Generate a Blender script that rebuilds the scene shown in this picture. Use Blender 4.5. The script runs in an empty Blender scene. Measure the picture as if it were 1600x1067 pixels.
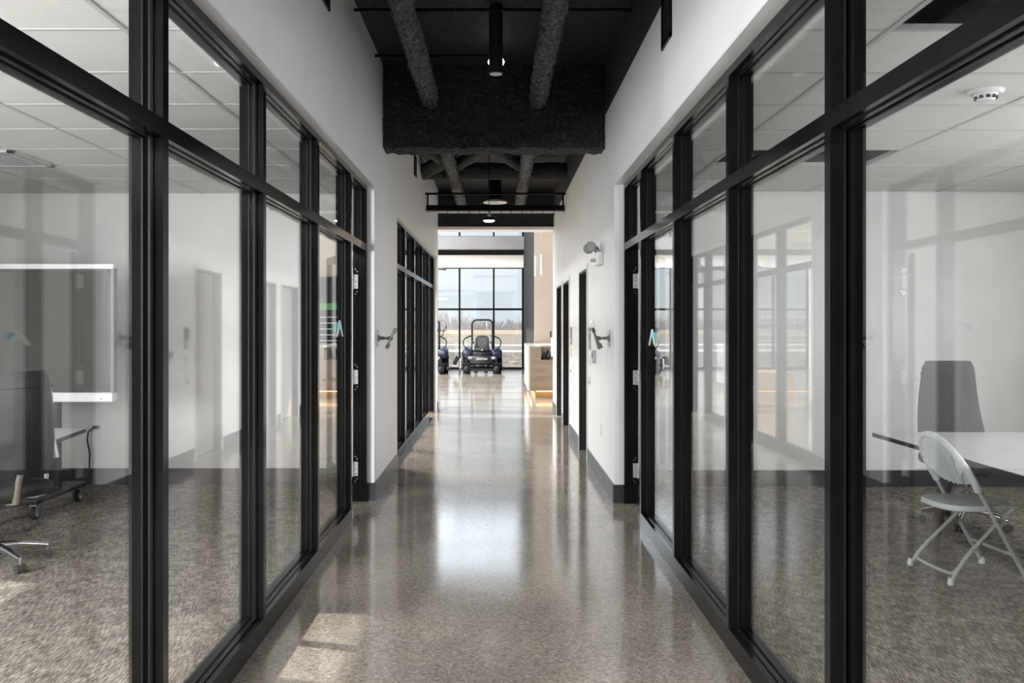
import bpy, bmesh, math, random
from mathutils import Vector, Matrix, noise
random.seed(7)
PI = math.pi
R = math.radians
sc = bpy.context.scene
C = sc.collection

# ------------------------------------------------------------------ camera
cam_d = bpy.data.cameras.new('camera'); cam = bpy.data.objects.new('camera', cam_d); C.objects.link(cam)
cam.location = (0, 0, 1.5); cam.rotation_euler = (R(90), 0, 0)
cam_d.sensor_width = 36; cam_d.lens = 30.0
cam_d.shift_x = 22 / 1600; cam_d.shift_y = -25.5 / 1600
cam_d.clip_start = 0.05; cam_d.clip_end = 5000
sc.camera = cam
# ------------------------------------------------------------------ colour management
vs = sc.view_settings
vs.view_transform = 'Standard'; vs.look = 'None'; vs.exposure = 0.5; vs.gamma = 1.0
vs.use_curve_mapping = False
sc.cycles.use_denoising = True
sc.cycles.max_bounces = 12; sc.cycles.diffuse_bounces = 5; sc.cycles.glossy_bounces = 6
sc.cycles.transparent_max_bounces = 40; sc.cycles.transmission_bounces = 6
sc.cycles.sample_clamp_indirect = 6.0
# ------------------------------------------------------------------ world: pale spring sky
w = bpy.data.worlds.new('sky'); sc.world = w; w.use_nodes = True
nt = w.node_tree; nt.nodes.clear()
out = nt.nodes.new('ShaderNodeOutputWorld'); bg = nt.nodes.new('ShaderNodeBackground')
tc = nt.nodes.new('ShaderNodeTexCoord'); sep = nt.nodes.new('ShaderNodeSeparateXYZ')
ramp = nt.nodes.new('ShaderNodeValToRGB')
ramp.color_ramp.elements[0].position = 0.0; ramp.color_ramp.elements[0].color = (0.80, 0.87, 0.92, 1)
ramp.color_ramp.elements[1].position = 0.5; ramp.color_ramp.elements[1].color = (0.36, 0.58, 0.86, 1)
mp = nt.nodes.new('ShaderNodeMapping'); mp.inputs['Scale'].default_value = (1.2, 1.2, 6)
nz = nt.nodes.new('ShaderNodeTexNoise'); nz.inputs['Scale'].default_value = 3; nz.inputs['Detail'].default_value = 6
cr = nt.nodes.new('ShaderNodeValToRGB'); cr.color_ramp.elements[0].position = .45; cr.color_ramp.elements[1].position = .75
mx = nt.nodes.new('ShaderNodeMix'); mx.data_type = 'RGBA'; mx.inputs[7].default_value = (0.9, 0.94, 0.97, 1)
L_ = nt.links.new
L_(tc.outputs['Generated'], sep.inputs[0]); L_(sep.outputs['Z'], ramp.inputs[0])
L_(tc.outputs['Generated'], mp.inputs[0]); L_(mp.outputs[0], nz.inputs['Vector']); L_(nz.outputs[0], cr.inputs[0])
L_(cr.outputs[0], mx.inputs[0]); L_(ramp.outputs[0], mx.inputs[6]); L_(mx.outputs[2], bg.inputs['Color'])
bg.inputs['Strength'].default_value = .72
L_(bg.outputs[0], out.inputs[0])
# ------------------------------------------------------------------ sun, low from the left and slightly ahead
sun_d = bpy.data.lights.new('sun', 'SUN'); sun = bpy.data.objects.new('sun', sun_d); C.objects.link(sun)
sun_d.energy = 7.5; sun_d.angle = R(0.6); sun_d.color = (1, .95, .87)
el = math.atan(.53)
sun.rotation_euler = Vector((.966 * math.cos(el), -.259 * math.cos(el), -math.sin(el))).to_track_quat('-Z', 'Y').to_euler()
# ------------------------------------------------------------------ area lights added as interior fill
def area(name, loc, sx, sy, power, col=(1, 1, 1), rot=(0, 0, 0)):
    d = bpy.data.lights.new(name, 'AREA'); d.shape = 'RECTANGLE'; d.size = sx; d.size_y = sy
    d.energy = power; d.color = col
    o = bpy.data.objects.new(name, d); C.objects.link(o); o.location = loc; o.rotation_euler = rot
    return o
for y in (17.5, 21.5, 25.5):
    for x in (-6.5, -3.0):
        area('lobby_fill_light', (x, y, 6.8), 2.2, 2.2, 260, (.95, .98, 1))  # unseen fill added overhead to brighten the lobby
area('lobby_upper_window_fill', (-3.6, 28.75, 5.85), 8.6, 2.0, 95, (.86, .94, 1), (R(-90), 0, 0))  # added fill at the upper panes, stronger than the sky behind
# fill lights added inside the office windows to boost their daylight
area('left_window_fill', (-5.05, 0.05, 1.78), 1.6, 4.4, 790, (.97, .985, 1), (0, R(-90), 0))
area('right_window_fill', (5.05, 3.05, 1.78), 1.6, 5.2, 118, (.97, .985, 1), (0, R(90), 0))
for x, p_ in ((-3.4, 40), (3.4, 16)):
    area('office_fill_light', (x, 1.4, 2.70), 1.15, .56, p_, (1, .985, .96))  # unseen fill added to lift the office interiors
area('bay_fill_light', (-3.4, 11.5, 2.95), 1.15, 2.4, 420, (1, .985, .96))  # unseen fill added to brighten the bay and its reflection

# ================================================================== helpers
def box(bm, x0, x1, y0, y1, z0, z1):
    v = [bm.verts.new(p) for p in ((x0,y0,z0),(x1,y0,z0),(x1,y1,z0),(x0,y1,z0),(x0,y0,z1),(x1,y0,z1),(x1,y1,z1),(x0,y1,z1))]
    for f in ((0,3,2,1),(4,5,6,7),(0,1,5,4),(1,2,6,5),(2,3,7,6),(3,0,4,7)):
        bm.faces.new([v[i] for i in f])
    return v
def rot_verts(vs, ang, axis, c):
    m = Matrix.Translation(c) @ Matrix.Rotation(ang, 4, axis) @ Matrix.Translation(-Vector(c))
    for v in vs: v.co = m @ v.co
def frame_of(d):
    d = Vector(d).normalized()
    a = Vector((0, 0, 1)) if abs(d.z) < .9 else Vector((1, 0, 0))
    u = d.cross(a).normalized(); return u, d.cross(u).normalized()
def tube(bm, pts, r, seg=8, cap=True, closed=False):
    pts = [Vector(p) for p in pts]; n = len(pts)
    rr = r if isinstance(r, (list, tuple)) else [r] * n
    rings = []; u = None
    for i, p in enumerate(pts):
        if closed: d = pts[(i + 1) % n] - pts[i - 1]
        else: d = pts[min(i + 1, n - 1)] - pts[max(i - 1, 0)]
        d.normalize()
        if u is None: u, v = frame_of(d)
        else:
            u = (u - d * u.dot(d)).normalized()
        v = d.cross(u)
        rings.append([bm.verts.new(p + (u * math.cos(2*PI*k/seg) + v * math.sin(2*PI*k/seg)) * rr[i]) for k in range(seg)])
    m = n if closed else n - 1
    for i in range(m):
        a, b = rings[i], rings[(i + 1) % n]
        for k in range(seg):
            bm.faces.new((a[k], a[(k+1) % seg], b[(k+1) % seg], b[k]))
    if cap and not closed:
        bm.faces.new(rings[0][::-1]); bm.faces.new(rings[-1])
    return rings
def cyl(bm, p0, p1, r0, r1=None, seg=20):
    return tube(bm, [p0, p1], [r0, r0 if r1 is None else r1], seg)
def lathe(bm, prof, c=(0, 0, 0), seg=28, axis='Z'):
    c = Vector(c); rings = []
    for r, h in prof:
        ring = []
        for k in range(seg):
            a = 2*PI*k/seg; x, y = r*math.cos(a), r*math.sin(a)
            p = {'Z': (x, y, h), 'X': (h, x, y), 'Y': (x, h, y)}[axis]
            ring.append(bm.verts.new(c + Vector(p)))
        rings.append(ring)
    for i in range(len(rings) - 1):
        for k in range(seg):
            bm.faces.new((rings[i][k], rings[i][(k+1) % seg], rings[i+1][(k+1) % seg], rings[i+1][k]))
    bm.faces.new(rings[0][::-1]); bm.faces.new(rings[-1])
def prism(bm, poly, h0, h1, plane='XY'):
    def P(a, b, h): return {'XY': (a, b, h), 'XZ': (a, h, b), 'YZ': (h, a, b)}[plane]
    lo = [bm.verts.new(P(a, b, h0)) for a, b in poly]; hi = [bm.verts.new(P(a, b, h1)) for a, b in poly]
    n = len(poly)
    for i in range(n): bm.faces.new((lo[i], lo[(i+1) % n], hi[(i+1) % n], hi[i]))
    bm.faces.new(lo[::-1]); bm.faces.new(hi)
    return lo + hi
def rbox(bm, x0, x1, y0, y1, z0, z1, r=.02, seg=3):
    t = bmesh.new(); box(t, x0, x1, y0, y1, z0, z1)
    bmesh.ops.bevel(t, geom=list(t.edges), offset=r, segments=seg, affect='EDGES', profile=.5)
    vm = {v: bm.verts.new(v.co) for v in t.verts}
    for f in t.faces: bm.faces.new([vm[v] for v in f.verts])
    res = list(vm.values()); t.free(); return res
def mesh_of(name, bm, mat, smooth=False):
    bmesh.ops.recalc_face_normals(bm, faces=bm.faces)
    me = bpy.data.meshes.new(name); bm.to_mesh(me); bm.free()
    me.materials.append(mat)
    if smooth:
        for p in me.polygons: p.use_smooth = True
        me.set_sharp_from_angle(angle=R(40))
    return me
def obj(name, bm, mat, parent=None, smooth=False, label=None):
    o = bpy.data.objects.new(name, mesh_of(name, bm, mat, smooth)); C.objects.link(o)
    if parent is not None:
        o.parent = parent
        if parent.get('_world'): o.matrix_parent_inverse = Matrix.Translation(-Vector(parent.location))
    if label: o['label'] = label
    return o
def link(name, me, parent, loc=(0, 0, 0)):
    o = bpy.data.objects.new(name, me); C.objects.link(o); o.location = loc
    if parent is not None:
        o.parent = parent
        if parent.get('_world'): o.matrix_parent_inverse = Matrix.Translation(-Vector(parent.location))
    return o
def tag(o, label=None, cat=None, group=None, kind=None):
    if label: o['label'] = label
    if cat: o['category'] = cat
    if group: o['group'] = group
    if kind: o['kind'] = kind
    return o
def thing(name, label, cat, loc=(0, 0, 0), rz=0, group=None, world=False):
    o = bpy.data.objects.new(name, None); C.objects.link(o); o.location = loc; o.rotation_euler = (0, 0, rz)
    o.empty_display_size = .1
    if world: o['_world'] = True
    return tag(o, label, cat, group)
def struct(name, bm, mat, label, cat, parent=None, smooth=False):
    return tag(obj(name, bm, mat, parent, smooth), label, cat, kind='structure')
def dup(root, loc, rz, label=None):
    r = root.copy(); C.objects.link(r); r.location = loc; r.rotation_euler = (0, 0, rz)
    if label: r['label'] = label
    for ch in list(root.children):
        c = ch.copy(); C.objects.link(c); c.parent = r
        for g in list(ch.children):
            d = g.copy(); C.objects.link(d); d.parent = c
    return r
def B(): return bmesh.new()
def one(fn, *a, **k):
    bm = bmesh.new(); fn(bm, *a, **k); return bm

# ================================================================== materials
MATS = {}
def mat(name, col, rough=.5, metal=0.0, spec=.5, emit=None, estr=0, coat=0):
    m = bpy.data.materials.new(name); m.use_nodes = True
    b = m.node_tree.nodes['Principled BSDF']
    b.inputs['Base Color'].default_value = (*col, 1); b.inputs['Roughness'].default_value = rough
    b.inputs['Metallic'].default_value = metal; b.inputs['Specular IOR Level'].default_value = spec
    if coat: b.inputs['Coat Weight'].default_value = coat; b.inputs['Coat Roughness'].default_value = .05
    if emit:
        b.inputs['Emission Color'].default_value = (*emit, 1); b.inputs['Emission Strength'].default_value = estr
    MATS[name] = m
    return m
def noisy(name, c1, c2, scale=5, stretch=(1, 1, 1), rough=.5, detail=4, bump=0, bscale=None, pos=(.35, .65), rough2=None, metal=0, spec=.5, bdist=.01):
    m = mat(name, c1, rough, metal, spec); nt = m.node_tree; b = nt.nodes['Principled BSDF']
    tc = nt.nodes.new('ShaderNodeTexCoord'); mp = nt.nodes.new('ShaderNodeMapping'); mp.inputs['Scale'].default_value = stretch
    n = nt.nodes.new('ShaderNodeTexNoise'); n.inputs['Scale'].default_value = scale; n.inputs['Detail'].default_value = detail
    r = nt.nodes.new('ShaderNodeValToRGB')
    r.color_ramp.elements[0].position = pos[0]; r.color_ramp.elements[0].color = (*c1, 1)
    r.color_ramp.elements[1].position = pos[1]; r.color_ramp.elements[1].color = (*c2, 1)
    l = nt.links.new
    l(tc.outputs['Object'], mp.inputs[0]); l(mp.outputs[0], n.inputs['Vector']); l(n.outputs[0], r.inputs[0]); l(r.outputs[0], b.inputs['Base Color'])
    if bump:
        bn = nt.nodes.new('ShaderNodeBump'); bn.inputs['Strength'].default_value = bump; bn.inputs['Distance'].default_value = bdist
        if bscale:
            n2 = nt.nodes.new('ShaderNodeTexNoise'); n2.inputs['Scale'].default_value = bscale; n2.inputs['Detail'].default_value = 5
            l(mp.outputs[0], n2.inputs['Vector']); l(n2.outputs[0], bn.inputs['Height'])
        else: l(n.outputs[0], bn.inputs['Height'])
        l(bn.outputs[0], b.inputs['Normal'])
    if rough2 is not None:
        mr = nt.nodes.new('ShaderNodeMapRange'); mr.inputs['To Min'].default_value = rough; mr.inputs['To Max'].default_value = rough2
        l(n.outputs[0], mr.inputs['Value']); l(mr.outputs[0], b.inputs['Roughness'])
    return m

M_wall = noisy('wall_paint', (.76, .76, .765), (.79, .79, .795), 3, rough=.42, bump=.05, bscale=140, bdist=.002)
M_wall2 = noisy('office_wall_paint', (.70, .695, .68), (.74, .735, .72), 3, rough=.6)
M_white = noisy('white_paint', (.80, .80, .79), (.83, .83, .82), 4, rough=.5)
M_beige = noisy('beige_wall_paint', (.46, .39, .325), (.50, .43, .36), 2, rough=.6)
M_graywall = noisy('dark_wall_tone', (.030, .030, .031), (.036, .036, .037), 3, rough=.95, spec=.1)  # near-black tone; on the lobby return it carries the wall's shade
M_graypanel = noisy('grey_bulkhead_paint', (.27, .26, .26), (.30, .29, .29), 2, rough=.6)
M_cream = noisy('cream_panel', (.84, .80, .75), (.88, .84, .79), 2, rough=.6)
M_frame = noisy('black_anodised_aluminium', (.005, .005, .0055), (.007, .007, .0075), 8, (1, 1, .3), rough=.14, spec=.15)
M_gasket = mat('black_rubber_gasket', (.006, .006, .006), .35)
M_black = mat('black_plastic', (.010, .010, .011), .4)
M_rubber = noisy('tyre_rubber', (.012, .012, .012), (.02, .02, .02), 40, rough=.75)
M_base = noisy('charcoal_base', (.030, .030, .034), (.045, .045, .050), 6, rough=.30, spec=.6)
M_chrome = mat('chrome', (.75, .75, .76), .12, 1.0)
M_steel = noisy('brushed_steel', (.50, .50, .50), (.62, .62, .62), 30, (1, 1, .1), rough=.3, metal=1.0)
M_hinge = noisy('satin_hinge_steel', (.30, .30, .30), (.38, .38, .38), 40, rough=.45, metal=.3)
M_plate = mat('white_plastic', (.72, .72, .71), .4)
M_fitting = noisy('dark_grey_fitting', (.13, .13, .13), (.17, .17, .17), 12, rough=.4)
M_grayplate = noisy('grey_sign_plate', (.40, .40, .41), (.44, .44, .45), 12, rough=.4)
M_door = noisy('taupe_door_veneer', (.27, .245, .225), (.33, .30, .28), 6, (6, 6, .5), rough=.45)
M_dframe = noisy('door_frame_paint', (.70, .70, .70), (.74, .74, .74), 5, rough=.35)
M_djamb = mat('black_door_reveal', (.008, .008, .008), .5)
M_spray = noisy('black_sprayed_insulation', (.005, .005, .005), (.042, .042, .041), 38, rough=.7, detail=10, bump=1.0, bscale=45, bdist=.05, spec=.6, pos=(.42, .72))  # colour speckle stands in for sheen on the rough spray
M_tile = noisy('acoustic_tile', (.58, .575, .55), (.70, .695, .67), 220, rough=.85, detail=3, bump=.15, bscale=260, bdist=.003, pos=(.3, .6))
M_grid = mat('ceiling_grid_paint', (.50, .50, .485), .5)
M_plenum = mat('plenum_dark', (.01, .01, .01), .8)
M_carpet = None
M_white_frame = mat('white_bezel', (.82, .82, .83), .3)
M_screen = noisy('dark_glass_screen', (.055, .053, .050), (.07, .067, .063), 2, rough=.07, spec=.8)
M_leather = noisy('black_leather', (.014, .014, .015), (.022, .022, .023), 60, rough=.42, bump=.1)
M_grayfab = noisy('grey_upholstery', (.040, .040, .041), (.055, .055, .056), 120, rough=.7)
M_fold = mat('pale_grey_chair_plastic', (.50, .53, .51), .4)
M_foldmetal = noisy('grey_painted_tube', (.30, .30, .29), (.34, .34, .33), 20, rough=.4)
M_tabletop = noisy('pale_laminate', (.58, .58, .57), (.62, .62, .61), 8, rough=.35)
M_darkwood = noisy('dark_table_leg', (.035, .028, .024), (.055, .046, .040), 12, (8, 8, .6), rough=.5)
M_oak = noisy('oak_plank', (.28, .21, .15), (.36, .275, .20), 3.0, (1.2, 1, 4), rough=.45, detail=6)
M_oakdark = noisy('oak_plinth', (.36, .23, .12), (.44, .29, .15), 4.0, (1.2, 1, 9), rough=.5)
M_quartz = noisy('white_quartz', (.48, .47, .46), (.58, .57, .56), 3, rough=.15, detail=8)
M_blue = noisy('mower_blue_paint', (.010, .014, .034), (.016, .021, .050), 5, rough=.22)
M_mblack = mat('mower_black_paint', (.012, .013, .014), .32)
M_silver = noisy('bare_silver_paint', (.55, .55, .55), (.68, .68, .68), 10, rough=.35, metal=.4)
M_mseat = noisy('mower_seat_vinyl', (.022, .022, .024), (.035, .035, .037), 40, rough=.45)
M_stitch = mat('grey_stitching', (.42, .42, .42), .6)
M_text = mat('white_lettering', (.85, .85, .85), .5)
M_teal = mat('teal_decal', (.10, .42, .52), .4)
M_pale = mat('pale_decal', (.62, .72, .66), .4)
M_yellow = mat('yellow_tag', (.78, .58, .14), .5)
M_green = mat('green_display_strip', (.10, .30, .11), .5)
M_lens = mat('frosted_lens', (.35, .35, .35), .3)
M_glow = mat('lit_diffuser', (.9, .9, .9), .4, emit=(1, .98, .94), estr=2.5)
M_led = mat('warm_led_strip', (.9, .7, .4), .4, emit=(1, .62, .26), estr=5.0)
M_whitehouse = M_plate
M_bark = mat('hazed_branches', (.52, .47, .48), .9)  # distance haze put into the pale mauve colour
M_thicket = noisy('hazed_thicket', (.50, .45, .46), (.62, .57, .58), 2, rough=.9)  # pale tone carries the haze of the far belt
M_field = noisy('dry_grass_field', (.40, .29, .19), (.56, .43, .31), .05, (1, 6, 1), rough=.95)
M_field2 = noisy('dormant_lawn', (.24, .20, .155), (.34, .29, .235), .5, (1, 3, 1), rough=.95)
M_gravel = noisy('gravel_and_soil', (.085, .062, .050), (.42, .34, .29), 3.2, (1, .8, 1), rough=.95, detail=8, pos=(.40, .68))
M_road = noisy('pale_concrete_road', (.72, .70, .68), (.78, .76, .74), .6, rough=.9)
M_shade = mat('sun_block_fabric', (.42, .42, .41), .8)

def glass_mat(name, tint=(.93, .955, .945)):
    m = bpy.data.materials.new(name); m.use_nodes = True; nt = m.node_tree; nt.nodes.clear()
    o = nt.nodes.new('ShaderNodeOutputMaterial'); mix = nt.nodes.new('ShaderNodeMixShader')
    t = nt.nodes.new('ShaderNodeBsdfTransparent'); t.inputs[0].default_value = (*tint, 1)
    g = nt.nodes.new('ShaderNodeBsdfGlossy'); g.inputs['Roughness'].default_value = 0.0; g.inputs['Color'].default_value = (1, 1, 1, 1)
    f = nt.nodes.new('ShaderNodeFresnel'); geo = nt.nodes.new('ShaderNodeNewGeometry')
    ior = nt.nodes.new('ShaderNodeMix'); ior.inputs[2].default_value = 1.52; ior.inputs[3].default_value = 1 / 1.52
    l = nt.links.new
    l(geo.outputs['Backfacing'], ior.inputs[0]); l(ior.outputs[0], f.inputs['IOR'])
    l(f.outputs[0], mix.inputs[0]); l(t.outputs[0], mix.inputs[1]); l(g.outputs[0], mix.inputs[2]); l(mix.outputs[0], o.inputs[0])
    return m
M_glass = glass_mat('clear_glass', (.976, .980, .979))
M_glassx = glass_mat('exterior_glass', (.97, .985, .985))

def carpet():
    m = mat('linear_carpet', (.2, .18, .16), .95, spec=.1); nt = m.node_tree; b = nt.nodes['Principled BSDF']; l = nt.links.new
    tc = nt.nodes.new('ShaderNodeTexCoord')
    def nz(st, sc_, det=2):
        mp = nt.nodes.new('ShaderNodeMapping'); mp.inputs['Scale'].default_value = st
        n = nt.nodes.new('ShaderNodeTexNoise'); n.inputs['Scale'].default_value = sc_; n.inputs['Detail'].default_value = det
        l(tc.outputs['Object'], mp.inputs[0]); l(mp.outputs[0], n.inputs['Vector']); return n
    a = nz((1, .10, 1), 190); c = nz((1, .5, 1), 14, 3); d = nz((1, 1, 1), 1.3)
    r = nt.nodes.new('ShaderNodeValToRGB'); e = r.color_ramp.elements
    e[0].position = .36; e[0].color = (.045, .038, .033, 1); e[1].position = .66; e[1].color = (.40, .36, .315, 1)
    x = e.new(.5); x.color = (.155, .135, .115, 1)
    ad = nt.nodes.new('ShaderNodeMath'); ad.operation = 'MULTIPLY_ADD'; ad.inputs[1].default_value = .35; 
    l(c.outputs[0], ad.inputs[0]); 
    sb = nt.nodes.new('ShaderNodeMath'); sb.operation = 'ADD'; sb.inputs[1].default_value = -.175
    l(a.outputs[0], sb.inputs[0]); l(sb.outputs[0], ad.inputs[2]); l(ad.outputs[0], r.inputs[0]); l(r.outputs[0], b.inputs['Base Color'])
    bn = nt.nodes.new('ShaderNodeBump'); bn.inputs['Strength'].default_value = .5; bn.inputs['Distance'].default_value = .004
    l(a.outputs[0], bn.inputs['Height']); l(bn.outputs[0], b.inputs['Normal'])
    return m
M_carpet = carpet()
def concrete():
    m = mat('polished_concrete', (.3, .27, .24), .13, spec=1.0); nt = m.node_tree; b = nt.nodes['Principled BSDF']; l = nt.links.new
    tc = nt.nodes.new('ShaderNodeTexCoord')
    v = nt.nodes.new('ShaderNodeTexVoronoi'); v.inputs['Scale'].default_value = 95
    v2 = nt.nodes.new('ShaderNodeTexVoronoi'); v2.inputs['Scale'].default_value = 42
    n = nt.nodes.new('ShaderNodeTexNoise'); n.inputs['Scale'].default_value = 1.6; n.inputs['Detail'].default_value = 6
    for q in (v, v2, n): l(tc.outputs['Object'], q.inputs['Vector'])
    sepc = nt.nodes.new('ShaderNodeSeparateColor'); l(v.outputs['Color'], sepc.inputs[0])
    r = nt.nodes.new('ShaderNodeValToRGB'); e = r.color_ramp.elements
    e[0].position = 0; e[0].color = (.075, .062, .052, 1); e[1].position = 1; e[1].color = (.40, .355, .31, 1)
    for p, c in ((.16, (.155, .130, .110)), (.5, (.215, .185, .158)), (.82, (.275, .240, .207))):
        x = e.new(p); x.color = (*c, 1)
    l(sepc.outputs[0], r.inputs[0])
    r2 = nt.nodes.new('ShaderNodeValToRGB'); e = r2.color_ramp.elements
    e[0].position = 0; e[0].color = (.20, .17, .145, 1); e[1].position = 1; e[1].color = (.27, .237, .205, 1)
    sep2 = nt.nodes.new('ShaderNodeSeparateColor'); l(v2.outputs['Color'], sep2.inputs[0]); l(sep2.outputs[1], r2.inputs[0])
    mx = nt.nodes.new('ShaderNodeMix'); mx.data_type = 'RGBA'; mx.inputs[0].default_value = .42
    l(r.outputs[0], mx.inputs[6]); l(r2.outputs[0], mx.inputs[7])
    mx2 = nt.nodes.new('ShaderNodeMix'); mx2.data_type = 'RGBA'; mx2.blend_type = 'MULTIPLY'; mx2.inputs[0].default_value = 1
    r3 = nt.nodes.new('ShaderNodeValToRGB'); r3.color_ramp.elements[0].position = .3; r3.color_ramp.elements[0].color = (1.10, 1.11, 1.13, 1)
    r3.color_ramp.elements[1].position = .7; r3.color_ramp.elements[1].color = (1.48, 1.47, 1.45, 1)
    l(n.outputs[0], r3.inputs[0]); l(mx.outputs[2], mx2.inputs[6]); l(r3.outputs[0], mx2.inputs[7]); l(mx2.outputs[2], b.inputs['Base Color'])
    mr = nt.nodes.new('ShaderNodeMapRange'); mr.inputs['To Min'].default_value = .07; mr.inputs['To Max'].default_value = .17
    l(n.outputs[0], mr.inputs['Value']); l(mr.outputs[0], b.inputs['Roughness'])
    return m
M_conc = concrete()

# ================================================================== dimensions
LW, RW = -1.06, .987           # corridor wall faces
LS, RS = -1.118, 1.065         # corridor faces of the storefront frames
FD = .115                      # frame depth
LB, RB = -1.24, 1.18           # room faces of the corridor walls
HEAD = 2.70; CEIL = 2.74; DECK = 3.90
YB = -2.6                      # behind the camera
YE = 15.1                      # end of corridor
XL, XR = -5.2, 5.2             # outer walls of the offices
YL, YR = 8.06, 7.95            # far walls of the offices
TR0, TR1 = 2.13, 2.19          # transom bar
SILL = .10

# ================================================================== floors
bm = B(); box(bm, LS - FD/2, RS + FD/2, YB, YE, -.1, 0); box(bm, -9.2, 5.2, YE, 29.1, -.1, 0); box(bm, -6.2, LS - FD/2, 8.2, YE, -.1, 0)
floor = struct('floor', bm, M_conc, 'polished concrete floor with exposed speckled aggregate down the corridor', 'floor')
bm = B(); box(bm, XL, LS - FD/2, YB, YL, -.1, 0)
struct('floor_office_left', bm, M_carpet, 'grey brown streaked carpet floor of the left glass office', 'floor')
bm = B(); box(bm, RS + FD/2, XR, YB, YR, -.1, 0)
struct('floor_office_right', bm, M_carpet, 'grey brown streaked carpet floor of the right glass office', 'floor')
# thin dark strips across the lobby slab
for y in (15.6, 17.3, 19.0, 20.7, 22.4, 24.1, 25.8, 27.5):
    obj('dark_floor_strip', one(box, -9, .6 if y > 17.4 else 4, y - .012, y + .012, -.002, .0012), M_gasket, floor)

# ================================================================== walls
bm = B()
box(bm, LB, LW, YB, YE, HEAD, DECK + .02)                   # bulkhead over the glazing
box(bm, LB, LW, 7.31, 8.98, 0, HEAD); box(bm, LB, LW, 14.86, YE, 0, HEAD)
wall_left = struct('wall_left', bm, M_wall, 'light grey painted corridor wall on the left above the storefronts', 'wall')
bm = B()
DOORS = [(9.40, 10.28), (11.75, 12.80), (13.12, 14.20)]
box(bm, RW, RB, YB, 15.3, HEAD, 3.43)
box(bm, RW, RB, 7.23, DOORS[0][0], 0, HEAD); box(bm, RW, RB, DOORS[0][1], DOORS[1][0], 0, HEAD)
box(bm, RW, RB, DOORS[1][1], DOORS[2][0], 0, HEAD); box(bm, RW, RB, DOORS[2][1], 15.3, 0, HEAD)
for a, b in DOORS: box(bm, RW, RB, a, b, 2.13, HEAD)
wall_right = struct('wall_right', bm, M_wall, 'light grey painted corridor wall on the right with three doors', 'wall')
obj('sprayed_upper_band', one(box, RW - .004, RB, YB, 15.3, 3.43, DECK + .02), M_spray, wall_right, label='upper wall band covered in black sprayed insulation')
# corner trims at the ends of the wall piers
for (x0, x1, y) in ((LW - .055, LW + .004, 7.305), (RW - .004, RW + .075, 7.225)):
    pass
bm = B(); box(bm, XL, LB, YL, 8.2, 0, DECK); 
struct('wall_office_left_far', bm, M_wall2, 'pale wall at the far end of left office behind the display', 'wall')
bm = B(); box(bm, RB, XR, YR, 8.1, 0, DECK)
struct('wall_office_right_far', bm, M_wall2, 'pale wall at the far end of right office behind the table', 'wall')
bm = B(); box(bm, XL, XR, YB - .15, YB, 0, DECK)
struct('wall_back', bm, M_graywall, 'wall closing the corridor and offices behind the viewer', 'wall')
# outer walls of the offices with their window openings
WZ0, WZ1 = .90, 2.62
def wall_with_window(name, x0, x1, y0, y1, opens, label):
    bm = B(); box(bm, x0, x1, y0, y1, 0, WZ0); box(bm, x0, x1, y0, y1, WZ1, DECK)
    e = [y0] + [v for o_ in opens for v in o_] + [y1]
    for i in range(0, len(e), 2): box(bm, x0, x1, e[i], e[i + 1], WZ0, WZ1)
    return struct(name, bm, M_wall2, label, 'wall')
wall_with_window('wall_office_left_outer', XL - .2, XL, YB, 8.2, [(-2.2, 2.3), (4.74, 5.72)], 'outer wall of left office holding its windows')
wall_with_window('wall_office_right_outer', XR, XR + .2, YB, 8.1, [(.4, 5.72)], 'outer wall of right office holding its windows')
def ext_window(name, xc, y0, y1, n, label):
    step = (y1 - y0 - .05) / n
    f = struct(name, one(box, xc - .06, xc + .06, y0, y1, WZ0, WZ0 + .05), M_frame, label, 'window')
    obj('head_rail', one(box, xc - .06, xc + .06, y0, y1, WZ1 - .05, WZ1), M_frame, f)
    mu = mesh_of('mullion', one(box, xc - .06, xc + .06, 0, .05, WZ0, WZ1), M_frame)
    tr = mesh_of('transom_bar', one(box, xc - .05, xc + .05, .05, step, 2.22, 2.28), M_frame)
    gl = mesh_of('glass_pane', one(box, xc - .004, xc + .004, .05, step, WZ0 + .05, WZ1 - .05), M_glassx)
    for k in range(n + 1):
        link('mullion', mu, f, (0, y0 + k * step, 0))
        if k < n:
            link('transom_bar', tr, f, (0, y0 + k * step, 0)); link('glass_pane', gl, f, (0, y0 + k * step, 0))
    return f
ext_window('window_3', XL - .1, -2.2, 2.3, 5, 'exterior window band of left office with dark mullions')
w8 = ext_window('window_8', XL - .1, 4.74, 5.72, 1, 'single exterior window of left office beside the display')
obj('sun_block_shade', one(box, XL - .035, XL - .03, 4.75, 5.71, 1.40, 2.26), M_shade, w8)  # unseen panel added to shape the sun patches on the floor
ext_window('window_4', XR + .1, .4, 5.72, 6, 'exterior window band of right office with dark mullions')

# baseboards
def base(name, x0, x1, y0, y1, label, h=.15):
    return struct(name, one(box, x0, x1, y0, y1, 0, h), M_base, label, 'baseboard')
base('baseboard_left', LW, LW + .012, 7.30, 8.97, 'dark glossy baseboard along the left corridor pier')
base('baseboard_left', LW, LW + .012, 14.86, YE + .01, 'dark baseboard on the pier at the left corridor end')
bm = B()
for a, b in ((7.22, DOORS[0][0] - .05), (DOORS[0][1] + .05, DOORS[1][0] - .05), (DOORS[1][1] + .05, DOORS[2][0] - .05), (DOORS[2][1] + .05, 15.3)): box(bm, RW - .012, RW, a, b, 0, .15)
struct('baseboard_right', bm, M_base, 'dark glossy baseboard along the right corridor wall between doors', 'baseboard')
base('baseboard_left', LS, LW + .012, 7.295, 7.31, 'black baseboard end wrapping the left pier corner')
base('baseboard_right', RW - .012, RS, 7.215, 7.23, 'black baseboard end wrapping the right pier corner')
base('baseboard_office_left', XL, LB, YL - .012, YL, 'black baseboard along the far wall of left office')
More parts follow.
